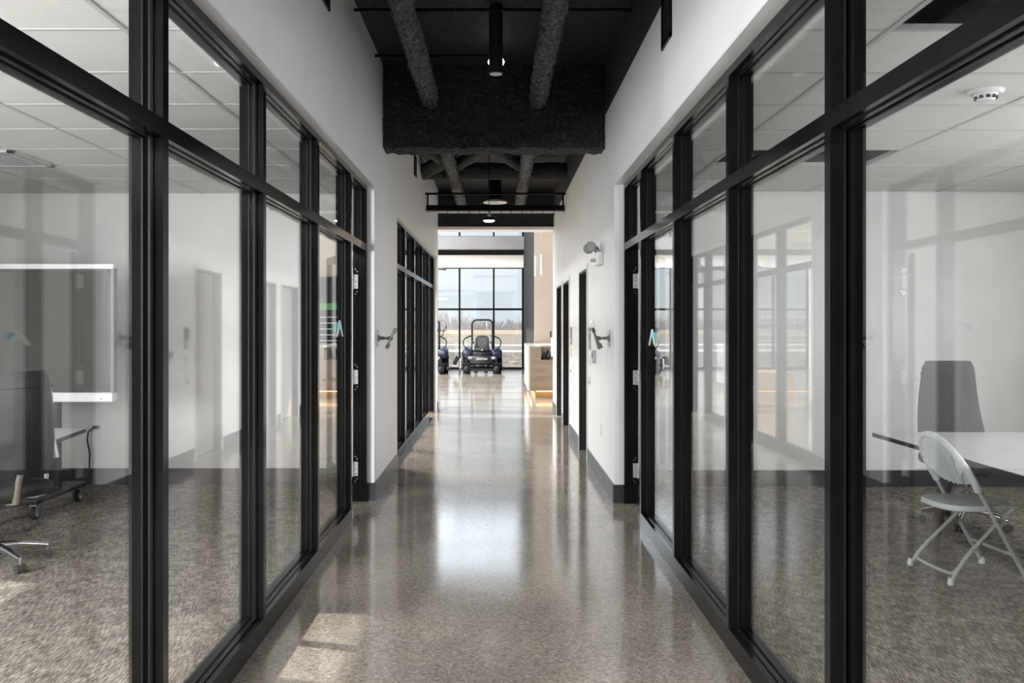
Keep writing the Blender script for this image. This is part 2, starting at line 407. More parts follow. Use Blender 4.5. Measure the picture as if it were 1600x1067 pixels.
base('baseboard_office_right', RB, XR, YR - .012, YR, 'black baseboard along the far wall of right office')
base('baseboard_office_right', XR - .012, XR, YB, YR, 'black baseboard along the outer wall of right office')
base('baseboard_office_left', XL, XL + .012, YB, YL, 'black baseboard along the outer wall of left office')

# ================================================================== ceilings
bm = B(); box(bm, LB, RB, YB, YE + .3, DECK, DECK + .1)
ceiling = struct('ceiling', bm, M_spray, 'black sprayed corridor ceiling deck', 'ceiling')
struct('ceiling_plenum', one(box, XL - .2, LB, YB, 8.2, DECK, DECK + .1), M_plenum, 'dark structural deck above the left office tiles', 'ceiling')
struct('ceiling_plenum', one(box, RB, XR + .2, YB, 8.2, DECK, DECK + .1), M_plenum, 'dark structural deck above the right office tiles', 'ceiling')
def tile_ceiling(name, xs, x_in, x_out, y0, yend, label, missing=(), vent=None):
    s = 1 if x_out > x_in else -1
    cuts = [x_in] + list(xs) + [x_out]
    ys = []; y = y0
    while y > YB: y -= .61
    while y < yend: ys.append(y); y += .61
    ys = [max(v, YB) for v in ys] + [yend]
    bm = B()
    for xx in cuts[1:-1]: box(bm, xx - .012, xx + .012, YB, yend, CEIL, CEIL + .03)
    c = struct(name, bm, M_grid, label, 'ceiling')
    for yy in ys[1:-1]: obj('grid_bar', one(box, min(x_in, x_out), max(x_in, x_out), yy - .012, yy + .012, CEIL + .001, CEIL + .028), M_grid, c)
    cache = {}
    for i in range(len(cuts) - 1):
        a, b = sorted((cuts[i], cuts[i+1]))
        for j in range(len(ys) - 1):
            if (i, j) in missing or (vent and (i, j) == vent): continue
            key = (i, round(ys[j+1] - ys[j], 3))
            if key not in cache:
                bm = B(); wd = b - a; dp = ys[j+1] - ys[j]
                box(bm, .013, wd - .013, .013, dp - .013, .004, .018)
                cache[key] = mesh_of('ceiling_tile', bm, M_tile)
            link('ceiling_tile', cache[key], c, (a, ys[j], CEIL))
    return c, ys, cuts
cl, ysL, cutsL = tile_ceiling('ceiling_office_left', (-1.57, -2.79, -4.01), LB, XL, 3.59, YL, 'white lay-in tile ceiling of left office')
jr = None
ys_tmp = 3.60
def row_of(y, y0):
    k = 0; v = y0
    while v > YB: v -= .61
    while v + .61 <= y: v += .61; k += 1
    return k
miss = {(1, row_of(3.3, 3.60)), (1, row_of(6.35, 3.60))}
cr_, ysR, cutsR = tile_ceiling('ceiling_office_right', (1.65, 2.87, 4.09), RB, XR, 3.60, YR, 'white lay-in tile ceiling of right office with open bays', miss)

# sprayed members above the corridor
def rough_bm(bm, amp, sc_=9, seed=0):
    for v in bm.verts:
        p = v.co * sc_ + Vector((seed * 3.1, seed * 1.7, 0))
        v.co += noise.noise_vector(p) * amp + noise.noise_vector(p * 3.3) * amp * .5
def grid_box(bm, x0, x1, y0, y1, z0, z1, n):
    t = bmesh.new(); box(t, x0, x1, y0, y1, z0, z1)
    bmesh.ops.subdivide_edges(t, edges=list(t.edges), cuts=n, use_grid_fill=True)
    vm = {v: bm.verts.new(v.co) for v in t.verts}
    for f in t.faces: bm.faces.new([vm[v] for v in f.verts])
    t.free()
bm = B(); grid_box(bm, LW, RW, 7.86, 8.14, 3.13, 3.95, 60); rough_bm(bm, .02, 14)
obj('sprayed_main_beam', bm, M_spray, ceiling, True, 'deep black sprayed beam crossing the corridor')
def sprayed_pipe(x, seed):
    bm = B(); n = 420; pts = [(x, 3 + (YE - 3) * i / n, 3.57) for i in range(n + 1)]
    tube(bm, pts, .080, 22); rough_bm(bm, .022, 17, seed)
    obj('sprayed_joist', bm, M_spray2, ceiling, True, 'round black sprayed joist running along the corridor')
M_spray2 = noisy('sprayed_insulation_sheen', (.008, .008, .008), (.22, .22, .21), 40, rough=.65, detail=10, bump=1.0, bscale=45, bdist=.05, spec=.6, pos=(.40, .74))  # brighter speckle, sheen painted into the joist colour
sprayed_pipe(-.62, 1); sprayed_pipe(.37, 2)
def spray_bar(p0, p1, r, seed, label=None):
    n = 24; p0, p1 = Vector(p0), Vector(p1); bm = B()
    tube(bm, [p0.lerp(p1, i / n) for i in range(n + 1)], r, 10); rough_bm(bm, .016, 11, seed)
    obj('sprayed_brace', bm, M_spray, ceiling, True, label)
spray_bar((-.62, 9.2, 3.72), (.37, 12.0, 3.72), .085, 3, 'black sprayed diagonal brace')
spray_bar((.37, 9.2, 3.72), (-.62, 12.0, 3.72), .085, 4, 'black sprayed diagonal brace')
spray_bar((LW, 12.2, 3.70), (RW, 12.2, 3.70), .12, 5, 'black sprayed cross beam')
spray_bar((LW, 10.2, 3.74), (-.62, 11.2, 3.62), .09, 6); spray_bar((LW, 12.0, 3.64), (-.62, 10.9, 3.64), .10, 7)
for y, xa, xb in ((6.28, LW, RW), (7.35, LW, .0)):
    obj('conduit', one(tube, [(xa, y, 3.82), (xb, y, 3.82)], .012, 10), M_steel if False else M_frame, ceiling, True, 'thin black conduit under the deck')
# header at the end of the corridor
bm = B(); box(bm, LW, RW, YE, YE + .12, 3.24, DECK)
struct('wall_header', bm, M_spray, 'black header over the corridor mouth', 'wall')
struct('trim_1', one(box, LW, RW, YE - .02, YE + .40, 3.19, 3.24), M_cream, 'pale trim edge under the black header', 'trim')

# ================================================================== storefronts
def mull_profile():
    # x: 0 (corridor face) .. FD (room face); y: 0 .. .045, with raised glazing stops beside the glass pocket
    d, w_, c = FD, .047, FD / 2
    r = .006
    side = [(0, 0), (c - .026, 0), (c - .026, -r), (c - .016, -r), (c - .016, .002), (c + .016, .002), (c + .016, -r), (c + .026, -r), (c + .026, 0), (d, 0)]
    other = [(x, w_ - y) for x, y in side[::-1]]
    return side + other
def mullion_mesh(face, s, h):
    bm = B(); poly = [(face + s * x, y) for x, y in mull_profile()]
    prism(bm, poly, 0, h)
    return mesh_of('mullion', bm, M_frame)
def rail_bm(face, s, y0, y1, z0, z1, up=True, down=True):
    d, c, r = FD, FD / 2, .006
    lo = [(0, z0), (c - .026, z0), (c - .026, z0 - r), (c - .016, z0 - r), (c - .016, z0 + .002), (c + .016, z0 + .002), (c + .016, z0 - r), (c + .026, z0 - r), (c + .026, z0), (d, z0)] if down else [(0, z0), (d, z0)]
    hi = [(d, z1), (c + .026, z1), (c + .026, z1 + r), (c + .016, z1 + r), (c + .016, z1 - .002), (c - .016, z1 - .002), (c - .016, z1 + r), (c - .026, z1 + r), (c - .026, z1), (0, z1)] if up else [(d, z1), (0, z1)]
    bm = B(); prism(bm, [(face + s * a, z) for a, z in lo + hi], y0, y1, 'XZ')
    return bm
def storefront(name, face, s, ys, jamb, label, door_bay=True, first_jamb=None):
    """ys: near edges of the mullions; the last bay (last mullion to jamb) is the door bay."""
    y_start = ys[0]; W = .047
    root = struct(name, rail_bm(face, s, y_start, jamb + W, HEAD - .05, HEAD, up=False), M_frame, label, 'window')
    mm = mullion_mesh(face, s, HEAD - .05)
    allm = list(ys) + [jamb]
    for y in allm: link('mullion', mm, root, (0, y, 0))
    for i in range(len(allm) - 1):
        a, b = allm[i] + W, allm[i + 1]
        door = door_bay and i == len(allm) - 2
        obj('transom_bar', rail_bm(face, s, a, b, TR0, TR1, down=not door), M_frame, root)
        gx = face + s * FD / 2
        x0, x1 = sorted((gx - .005, gx + .005))
        obj('transom_glass', one(box, x0, x1, a - .002, b + .002, TR1 - .002, HEAD - .048), M_glass, root)
        if not door:
            obj('sill_rail', rail_bm(face, s, a, b, 0, SILL, down=False), M_frame, root)
            obj('glass_pane', one(box, x0, x1, a - .002, b + .002, SILL - .002, TR0 + .002), M_glass, root)
        for gz in ((TR1, HEAD - .05),) + (((SILL, TR0),) if not door else ()):
            bm = B()
            for o_ in (-.013, .013):
                xa = gx + o_
                for yy in (a, b - .005): box(bm, xa - .004, xa + .004, yy, yy + .005, *gz)
                for zz in (gz[0], gz[1] - .006): box(bm, xa - .004, xa + .004, a, b, zz, zz + .006)
            obj('gasket', bm, M_gasket, root)
    return root
yl = [-2.03, -.81, .41, 1.63, 2.85, 4.07, 5.30, 6.49]
yr = [-2.09, -.88, .32, 1.53, 2.735, 3.94, 5.16, 6.36]
win1 = storefront('window_1', LS, -1, yl, 7.255, 'black framed glass storefront of left office nearest the viewer')
win2 = storefront('window_2', RS, 1, yr, 7.175, 'black framed glass storefront of right office nearest the viewer')
win5 = storefront('window_5', LS, -1, [8.985, 10.27, 11.42, 12.61, 13.82], 14.81, 'black framed glass storefront further along the left wall')
# light edge trim where the wall meets the frames
for nm, x0, x1, ya, yb in (('trim_2', LS, LW - .001, YB, 7.31), ('trim_3', RW + .001, RS, YB, 7.23), ('trim_4', LS, LW - .001, 8.98, 14.86)):
    struct(nm, one(box, x0, x1, ya, yb, HEAD - .012, HEAD), M_dframe, {'trim_2': 'pale edge trim over the near left storefront', 'trim_3': 'pale edge trim over the near right storefront', 'trim_4': 'pale edge trim over the far left storefront'}[nm], 'trim')

def glazed_leaf(name, hinge, w_, ang, label, s):
    """black framed glass door leaf standing open; leaf runs along local +x from the hinge."""
    d = tag(obj(name, one(rbox, 0, .055, -.022, .022, .012, 2.115, .004, 1), M_frame), label, 'door', kind='structure')
    d.location = hinge; d.rotation_euler = (0, 0, ang)
    obj('lock_stile', one(rbox, w_ - .055, w_, -.022, .022, .012, 2.115, .004, 1), M_frame, d)
    obj('top_rail', one(box, .055, w_ - .055, -.021, .021, 2.05, 2.115), M_frame, d)
    obj('bottom_rail', one(box, .055, w_ - .055, -.021, .021, .012, .25), M_frame, d)
    obj('glass_pane', one(box, .055, w_ - .055, -.004, .004, .25, 2.05), M_glass, d)
    bm = B()
    for q in (-1, 1):
        cyl(bm, (w_ - .03, q * .022, 1.0), (w_ - .03, q * .06, 1.0), .011, seg=12); lathe(bm, [(.026, 0), (.026, .006)] if q > 0 else [(.026, -.006), (.026, 0)], (w_ - .03, q * .024, 1.0), 16, 'Y')
        tube(bm, [(w_ - .03, q * .06, 1.0), (w_ - .09, q * .062, 1.0), (w_ - .14, q * .058, 1.0)], .009, 10)
    obj('lever_handle', bm, M_steel, d, True)
    return d
dL = glazed_leaf('door_1', (LS - FD - .03, 7.23, 0), .70, R(115), 'black glazed door of left office standing open', -1)
dR = glazed_leaf('door_2', (RS + FD + .03, 7.15, 0), .70, R(65), 'black glazed door of right office standing open', 1)
def hinge(parent, face, s, yj, z):
    # plates on the camera-facing side of the jamb, knuckle at the room side
    bm = B(); xa = face + s * .070; xb = face + s * .108
    box(bm, min(xa, xb), max(xa, xb), yj - .012, yj - .005, z - .06, z + .06)
    h = obj('hinge', bm, M_hinge, parent, label='satin steel hinge leaf')
    bm = B(); cyl(bm, (face + s * .113, yj - .016, z - .063), (face + s * .113, yj - .016, z + .063), .009, seg=12)
    obj('hinge_knuckle', bm, M_hinge, h, True)
    bm = B()
    for zz in (z + .085, z + .105, z - .085, z - .105):
        lathe(bm, [(.006, -.0085), (.006, -.004)], (face + s * (.078 if abs(zz - z) < .09 else .092), yj, zz), 10, 'Y')
    for zz in (-.04, 0, .04): lathe(bm, [(.004, -.0145), (.004, -.012)], (face + s * .088, yj, z + zz), 8, 'Y')
    obj('screw', bm, M_chrome, h)
for zz in (1.87, 1.06, .28):
    hinge(win1, LS, -1, 7.255, zz); hinge(win2, RS, 1, 7.175, zz)

# inverted-V decals on the glass next to the doors
def decal(name, x, yc, zc, s, label, w_=.30, h=.12):
    t = thing(name, label, 'decal', (x, yc, zc))
    e = .0012
    def P(bm, poly): prism(bm, poly, -e, e, 'YZ')
    obj('pale_stroke', one(P, [(-.02*1, .5*h), (.03, .5*h), (.075, .12*h), (.15, -.5*h), (.11, -.5*h), (.03, .05*h)]), M_pale, t)
    obj('pale_stroke', one(P, [(-.02, .5*h), (.01, .2*h), (-.05, -.3*h), (-.10, -.5*h), (-.14, -.5*h), (-.06, 0)]), M_pale, t)
    obj('teal_stroke', one(P, [(-.15, -.2*h), (-.06, .1*h), (-.05, .32*h), (-.15, .32*h)]), M_teal, t)
    return t
decal('glass_decal', LS - FD/2 + .0075, 6.30, 1.475, -1, 'small pale and teal inverted V sticker on left office glass')
decal('glass_decal', RS + FD/2 - .0075, 6.17, 1.41, 1, 'small pale and teal inverted V sticker on right office glass')

# ================================================================== doors on the right wall
for n, (a, b) in enumerate(DOORS):
    lab = ('nearest', 'middle', 'farthest')[n] + ' taupe veneer door on the right corridor wall'
    rec = .085
    bm = B(); box(bm, RW + rec, RW + rec + .045, a + .03, b - .03, .01, 2.10)
    d = struct('door_%d' % (n + 3), bm, M_door, lab, 'door')
    bm = B(); f = .045
    box(bm, RW - .012, RW, a - f, a + .004, 0, 2.13 + f); box(bm, RW - .012, RW, b - .004, b + f, 0, 2.13 + f); box(bm, RW - .012, RW, a, b, 2.126, 2.13 + f)
    obj('door_casing', bm, M_dframe, d)
    bm = B()
    box(bm, RW - .010, RW + .15, a, a + .03, 0, 2.13); box(bm, RW - .010, RW + .15, b - .03, b, 0, 2.13); box(bm, RW - .010, RW + .15, a, b, 2.10, 2.13)
    obj('door_reveal', bm, M_djamb, d)
    bm = B(); xx = RW + rec; yy = a + .10
    lathe(bm, [(.027, -.008), (.027, 0)], (xx, yy, 1.0), 16, 'X'); cyl(bm, (xx, yy, 1.0), (xx - .045, yy, 1.0), .01, seg=12)
    tube(bm, [(xx - .045, yy, 1.0), (xx - .047, yy + .06, 1.0), (xx - .044, yy + .12, 1.0)], .009, 10)
    obj('lever_handle', bm, M_steel, d, True)
    if n == 0:
        t = B(); lathe(t, [(.055, -.003), (.055, 0)], (xx, a + .17, 1.47), 24, 'X')
        for v in t.verts: v.co.z = 1.47 + (v.co.z - 1.47) * 1.5
        tag(obj('paper_tag', t, M_yellow), 'yellow oval paper tag stuck on the nearest corridor door', 'tag')
struct('wall_room_backing', one(box, RB + .02, RB + .08, 9.0, 15.0, 0, 2.7), M_plenum, 'dark backing behind the corridor doors', 'wall')

# ================================================================== fittings on the corridor walls
def mount(x, y, z, s, label, tablet=False):
    """s=+1: projects towards +x (from left wall)."""
    t = thing('tablet_mount', label, 'mount', (x, y, z), group='tablet mounts on the corridor walls')
    bm = B(); rbox(bm, *sorted((0, s * .006)), -.05, .05, -.075, .075, .002, 1); obj('wall_plate', bm, M_steel, t)
    bm = B(); lathe(bm, [(.03, s * .006), (.026, s * .016)] if s > 0 else [(.026, -.016), (.03, -.006)], (0, 0, 0), 18, 'X')
    cyl(bm, (s * .014, 0, 0), (s * .065, 0, 0), .016, .014, 14); cyl(bm, (s * .062, 0, 0), (s * .078, 0, 0), .008, seg=10)
    cyl(bm, (s * .076, 0, 0), (s * .105, 0, 0), .013, .019, 14); obj('arm', bm, M_fitting, t, True)
    bm = B(); bmesh.ops.create_uvsphere(bm, u_segments=14, v_segments=10, radius=.02, matrix=Matrix.Translation((s * .115, 0, .0)))
    obj('ball_joint', bm, M_black, t, True)
    bm = B(); vs_ = box(bm, s * .118 - .006, s * .118 + .006, -.045, .045, -.055, .055) 
    for zz, dx in ((.075, .02), (-.075, .0)):
        vs_ += rbox(bm, s * .118 - .012, s * .118 + .018, -.03, .03, zz - .022, zz + .022, .004, 1)
    rot_verts(vs_, s * R(24), 'Y', (s * .118, 0, 0)); obj('bracket', bm, M_fitting, t)
    if tablet:
        bm = B(); v2 = rbox(bm, s * .128 - .004, s * .128 + .010, -.03, .03, -.10, .10, .003, 1); rot_verts(v2, s * R(16), 'Y', (s * .12, 0, 0))
        obj('cradle', bm, M_fitting, t)
        bm = B(); tube(bm, [(s * .135, 0, .10), (s * .15, 0, .145), (s * .165, 0, .15), (s * .17, 0, .13)], .004, 8); obj('hook', bm, M_chrome, t)
    return t
mount(LW, 7.52, 1.385, 1, 'bare tablet mount arm on left wall beside the near office door')
mount(RW, 7.52, 1.385, -1, 'tablet mount arm with cradle on the right corridor wall', True)
mount(LW, 14.95, 1.40, 1, 'tablet mount at the far end of left corridor wall')

# emergency light
t = thing('emergency_light', 'grey two-headed emergency light high on the right corridor wall', 'light', (RW, 8.15, 2.12))
obj('housing', one(rbox, -.055, 0, -.15, .15, -.05, .075, .012, 2), M_plate, t)
for yy in (-.10, .10):
    bm = B(); cyl(bm, (-.03, yy, .07), (-.05, yy, .11), .012, seg=12); cyl(bm, (-.05, yy, .11), (-.095, yy, .115), .014, seg=12)
    lathe(bm, [(.018, .03), (.045, .0), (.050, -.035), (.047, -.04)], (-.115, yy, .115), 20, 'Y'); h = obj('lamp_head', bm, M_fitting, t, True)
    obj('lamp_lens', one(lathe, [(.042, -.046), (.042, -.040)], (-.115, yy, .115), 20, 'Y'), M_lens, h)
obj('test_button', one(lathe, [(.014, -.10), (.018, -.055)], (0, .03, 0), 14, 'X'), M_grayplate, t, True)
# room signs, switches, round buttons
def plate(name, y, z, w_, h, th, mat_, label, cat, group=None):
    t = thing(name, label, cat, (RW, y, z), group=group)
    obj('plate', one(rbox, -th, 0, -w_/2, w_/2, -h/2, h/2, .002, 1), mat_, t); return t
for y, ln in ((9.12, 'nearest'), (11.42, 'middle')):
    p = plate('room_sign', y, 1.36, .10, .24, .014, M_grayplate, 'grey room sign plate beside the %s corridor door' % ln, 'sign', 'room signs')
    obj('insert', one(box, -.016, -.013, -.042, .042, -.02, .10), M_screen, p)
    p = plate('light_switch', y, 1.13, .075, .12, .008, M_plate, 'white light switch below the room sign of %s door' % ln, 'switch', 'light switches')
    obj('rocker', one(rbox, -.013, -.006, -.017, .017, -.034, .034, .002, 1), M_plate, p)
    p = thing('door_button', 'round white wall button beside the %s corridor door' % ln, 'button', (RW, y + .02, .91), group='round wall buttons')
    obj('ring', one(lathe, [(.050, -.010), (.056, 0)], (0, 0, 0), 24, 'X'), M_plate, p, True)
    obj('push_cap', one(lathe, [(.022, -.030), (.034, -.008)], (0, 0, 0), 20, 'X'), M_plate, p, True)
p = plate('thermostat', 8.62, 1.18, .09, .13, .035, M_grayplate, 'small grey thermostat box on the right corridor wall', 'thermostat')
obj('display', one(box, -.037, -.034, -.03, .03, -.01, .045), M_screen, p)
p = plate('wall_outlet', 8.17, .50, .075, .12, .007, M_plate, 'white outlet plate low on the right corridor wall', 'outlet')
for zz in (-.028, .028): obj('socket', one(rbox, -.010, -.006, -.017, .017, zz - .018, zz + .018, .003, 1), M_plate, p)
p = plate('control_panel', 14.95, 1.12, .16, .33, .05, M_plate, 'white wall panel at the far end of the right wall', 'panel')
obj('black_grip', one(rbox, -.075, -.05, -.03, .03, .16, .28, .008, 1), M_black, p)
obj('side_grip', one(rbox, -.06, -.03, -.07, -.03, -.24, -.17, .008, 1), M_black, p)
# wall vents
def vent(x, y, z, s, label, w_=.40, h=.28):
    t = thing('wall_vent', label, 'vent', (x, y, z), group='black wall vents')
    bm = B(); f = .025
    for a in ((-w_/2, w_/2, -h/2, -h/2 + f), (-w_/2, w_/2, h/2 - f, h/2), (-w_/2, -w_/2 + f, -h/2, h/2), (w_/2 - f, w_/2, -h/2, h/2)):
        box(bm, *sorted((0, s * .012)), a[0], a[1], a[2], a[3])
    obj('frame', bm, M_frame, t); obj('backing', one(box, *sorted((.001 * s, s * .003)), -w_/2, w_/2, -h/2, h/2), M_djamb, t)
    n = 9
    sl = mesh_of('louvre', one(box, *sorted((s * .003, s * .010)), -w_/2 + f, w_/2 - f, -.004, .004), M_frame)
    for k in range(n): link('louvre', sl, t, (0, 0, -h/2 + f + (k + .5) * (h - 2*f) / n))
vent(RW, 4.97, 3.29, -1, 'black louvred vent high on the right corridor wall', .27, .30)
vent(LW, 5.20, 3.60, 1, 'black louvred vent high on the left wall near the viewer', .27, .28)
vent(LW, 10.9, 3.53, 1, 'black louvred vent high on the left wall past the beam', .27, .26)

# ================================================================== corridor ceiling fixtures
def downlight(x, y, zb, r, label):
    t = thing('cylinder_downlight', label, 'downlight', (x, y, zb), group='black cylinder downlights')
    obj('can', one(lathe, [(r * .9, .0), (r, .004), (r, DECK - zb)], (0, 0, 0), 28), M_black, t, True)
    obj('lens', one(lathe, [(r * .88, -.004), (r * .88, .001)], (0, 0, 0), 28), M_lens, t)
downlight(-.015, 6.4, 3.385, .052, 'black cylinder downlight hanging before the deep beam')
downlight(-.02, 9.4, 3.40, .055, 'black cylinder downlight hanging just past the deep beam')
t = thing('bare_lamp', 'small bright lamp partly hidden behind the near cylinder downlight', 'lamp', (-.015, 7.2, 3.72))
obj('globe', one(lathe, [(.01, -.028), (.06, -.026), (.072, 0), (.06, .026), (.01, .028)], (0, 0, 0), 20), M_glow, t, True)
obj('stem', one(cyl, (0, 0, .02), (0, 0, DECK - 3.72), .008), M_black, t)
t = thing('round_diffuser', 'white round ceiling air diffuser with concentric rings', 'diffuser', (-.045, 13.4, 3.42))
for r0, r1, z0 in ((.185, .150, .0), (.130, .100, .012), (.075, .045, .02)):
    obj('ring', one(lathe, [(r1, z0 + .03), (r1, z0 + .024), (r0, z0), (r0 + .004, z0 + .004), (r1 + .006, z0 + .034)], (0, 0, 0), 32), M_plate, t, True)
obj('neck', one(cyl, (0, 0, .03), (0, 0, DECK - 3.42 - .02), .10, seg=24), M_frame, t, True)
t = thing('pendant_lamp', 'small lit pendant lamp on a thin stem by the corridor mouth', 'lamp', (-.125, 12.0, 2.96))
obj('stem', one(cyl, (0, 0, .10), (0, 0, DECK - 2.96), .006, seg=10), M_frame, t)
obj('socket', one(lathe, [(.022, .06), (.026, .08), (.014, .115)], (0, 0, 0), 18), M_steel, t, True)
obj('shade', one(lathe, [(.088, .012), (.086, .030), (.05, .055), (.02, .065)], (0, 0, 0), 28), M_frame, t, True)
obj('lens', one(lathe, [(.06, -.008), (.080, .004), (.080, .014)], (0, 0, 0), 28), M_glow, t, True)
# slot diffuser bar hung between the walls
t = thing('slot_diffuser_bar', 'long black slot diffuser hung across the corridor mouth', 'diffuser', (0, 12.4, 3.14), world=True)
obj('upper_rail', one(tube, [(LW + .002, 12.4, 3.41), (RW - .002, 12.4, 3.41)], .016, 10), M_frame, t, True)
bm = B(); x0, x1 = LW + .02, RW - .02
prism(bm, [(12.36, 3.155), (12.36, 3.24), (12.46, 3.24), (12.46, 3.155)], x0, x1, 'YZ'); obj('housing', bm, M_frame, t)
nsl = 13
bm = B(); prism(bm, [(12.355, 3.135), (12.355, 3.157), (12.465, 3.157), (12.465, 3.135)], 0, (x1 - x0) / nsl - .012, 'YZ')
sm = mesh_of('slot_panel', bm, M_grayplate)
for k in range(nsl): link('slot_panel', sm, t, (x0 + k * (x1 - x0) / nsl + .006, 0, 0))
for x in (x0 + .02, x1 - .02): obj('hanger', one(box, x - .012, x + .012, 12.39, 12.41, 3.23, 3.41), M_frame, t)

# ================================================================== lobby shell
ZL = 7.0
struct('ceiling_lobby', one(box, -9.2, 5.2, YE, 29.2, ZL, ZL + .1), M_white, 'high white ceiling of the lobby', 'ceiling')
struct('wall_lobby_near', one(box, -9.2, 5.2, YE + .13, YE + .25, 3.26, ZL), M_wall, 'lobby wall above the corridor mouth', 'wall')
struct('wall_lobby_right_near', one(box, RB, 5.2, 15.3, 15.45, 0, 3.26), M_wall, 'lobby wall beside the corridor on the right', 'wall')
struct('wall_lobby_right', one(box, 5.0, 5.2, 15.45, 20.5, 0, ZL), M_white, 'right side wall of the lobby behind the desk', 'wall')
struct('wall_lobby_accent', one(box, .875, 5.2, 20.5, 20.6, 0, ZL), M_beige, 'beige accent wall behind the reception desk', 'wall')
struct('wall_lobby_return', one(box, .87, .97, 20.6, 29.1, 0, ZL), M_graywall, 'return wall, its shade painted dark, running back to the big window', 'wall')
struct('wall_bay_left', one(box, -6.3, -6.2, 8.2, YE, 0, 3.3), M_white, 'white side wall of the bay behind the far left storefront', 'wall')
struct('wall_bay_near', one(box, -6.3, LB, 8.21, 8.3, 0, 3.3), M_white, 'white wall between left office and the bay', 'wall')
struct('ceiling_bay', one(box, -6.3, LB, 8.2, YE + .2, 3.0, 3.1), M_white, 'white ceiling of the bay behind the far left storefront', 'ceiling')
struct('wall_lobby_left_near', one(box, -9.2, -3.75, 16.0, 16.15, 0, 3.26), M_white, 'white lobby wall panel left of the bay opening', 'wall')
# big window wall
YW = 29.0
vx = [-1.305 - 1.164 * k for k in range(7)][::-1] + [-.141, .845]
def bigwin():
    root = struct('window_6', one(box, vx[0], .87, YW, YW + .12, 0, .07), M_frame, 'tall black framed lobby window wall looking onto fields', 'window')
    mm = mesh_of('mullion', one(box, -.03, .03, YW, YW + .12, .07, ZL), M_frame)
    for x in vx: link('mullion', mm, root, (x, 0, 0))
    for z0, z1 in ((2.005, 2.075), (3.42, 3.47), (4.47, 4.53), (6.9, 7.0)):
        for i in range(len(vx) - 1):
            obj('transom_bar', one(box, vx[i] + .03, vx[i+1] - .03, YW + .005, YW + .115, z0, z1), M_frame, root)
    for z0, z1 in ((.07, 2.005), (2.075, 3.42), (4.53, 6.9)):
        for i in range(len(vx) - 1):
            obj('glass_pane', one(box, vx[i] + .03, vx[i+1] - .03, YW + .055, YW + .065, z0, z1), M_glassx, root)
    return root
bigwin()
struct('wall_lobby_bulkhead', one(box, -9.2, .87, YW - .10, YW + .10, 3.45, 3.87), M_cream, 'cream bulkhead band over the lower lobby windows', 'wall')
struct('trim_5', one(box, -9.2, .87, YW - .06, YW + .1, 3.87, 4.04), M_graywall, 'dark recessed band above the cream bulkhead', 'trim')
struct('wall_lobby_soffit', one(box, -9.2, .87, YW - .45, YW + .1, 4.04, 4.47), M_graypanel, 'grey bulkhead panel below the upper lobby windows', 'wall')
struct('wall_lobby_corner', one(box, -9.2, vx[0] - .03, YW, YW + .12, 0, ZL), M_wall, 'lobby wall left of the big window', 'wall')
# left side of lobby: glazed
def sidewin():
    x = -9.15; ys = [16.2 + 1.6 * k for k in range(9)]
    root = struct('window_7', one(box, x - .05, x + .05, 16.15, YW, 0, .07), M_frame, 'tall side window wall on the left of the lobby', 'window')
    mm = mesh_of('mullion', one(box, x - .05, x + .05, -.03, .03, .07, ZL), M_frame)
    for y in ys: link('mullion', mm, root, (0, y, 0))
    for z0, z1 in ((2.005, 2.075), (3.42, 3.47), (6.9, 7.0)):
        obj('transom_bar', one(box, x - .045, x + .045, 16.15, YW, z0, z1), M_frame, root)
    for i in range(len(ys) - 1):
        obj('glass_pane', one(box, x - .005, x + .005, ys[i] + .03, ys[i+1] - .03, .07, 6.9), M_glassx, root)
sidewin()

# reception desk
t = thing('reception_desk', 'oak fronted reception desk with white stone side and glowing plinth', 'desk', (.63, 17.5, 0), world=True)
DX0, DX1, DY0, DY1, DT = .63, 3.2, 17.5, 20.35, 1.07
bm = B(); box(bm, DX0 + .03, .885, DY0, DY0 + .05, .15, DT - .02); box(bm, .885, 1.25, DY0, DY0 + .05, .15, .785); box(bm, 1.25, DX1, DY0, DY0 + .05, .15, DT - .02)
obj('front_panel', bm, M_oak, t)
bm = B(); box(bm, DX0, DX0 + .03, DY0, DY1, .15, DT); obj('side_panel', bm, M_quartz, t)
bm = B(); box(bm, DX0 + .03, .885, DY0 + .05, DY1, DT - .03, DT); box(bm, .885, DX1, DY0 + .45, DY1, DT - .03, DT); box(bm, 1.25, DX1, DY0 + .05, DY0 + .45, DT - .03, DT); obj('worktop', bm, M_quartz, t)
bm = B(); box(bm, .885, 1.25, DY0 + .05, DY0 + .45, .765, .785); box(bm, .870, .885, DY0 + .05, DY0 + .45, .785, DT - .03); box(bm, .885, 1.25, DY0 + .45, DY0 + .46, .785, DT - .03); obj('niche', bm, M_oak, t)
obj('plinth', one(box, DX0 + .14, DX1, DY0 + .10, DY1 - .1, 0, .15), M_oakdark, t)
bm = B(); box(bm, DX0 + .16, DX1, DY0 + .055, DY0 + .075, .135, .148); box(bm, DX0 + .06, DX0 + .08, DY0 + .1, DY1 - .1, .135, .148); obj('led_strip', bm, M_led, t)
# dark strap-like item in the niche
t = thing('bundle', 'small black bundle sitting in the reception desk niche', 'bundle', (1.02, 17.70, .785))
for dx in (-.045, .06):
    bm = B(); tube(bm, [(dx - .06, -.06, .03), (dx - .02, -.02, .06), (dx + .02, .02, .13), (dx + .045, .05, .20)], [.032, .040, .045, .04], 12); obj('lobe', bm, M_leather, t, True)
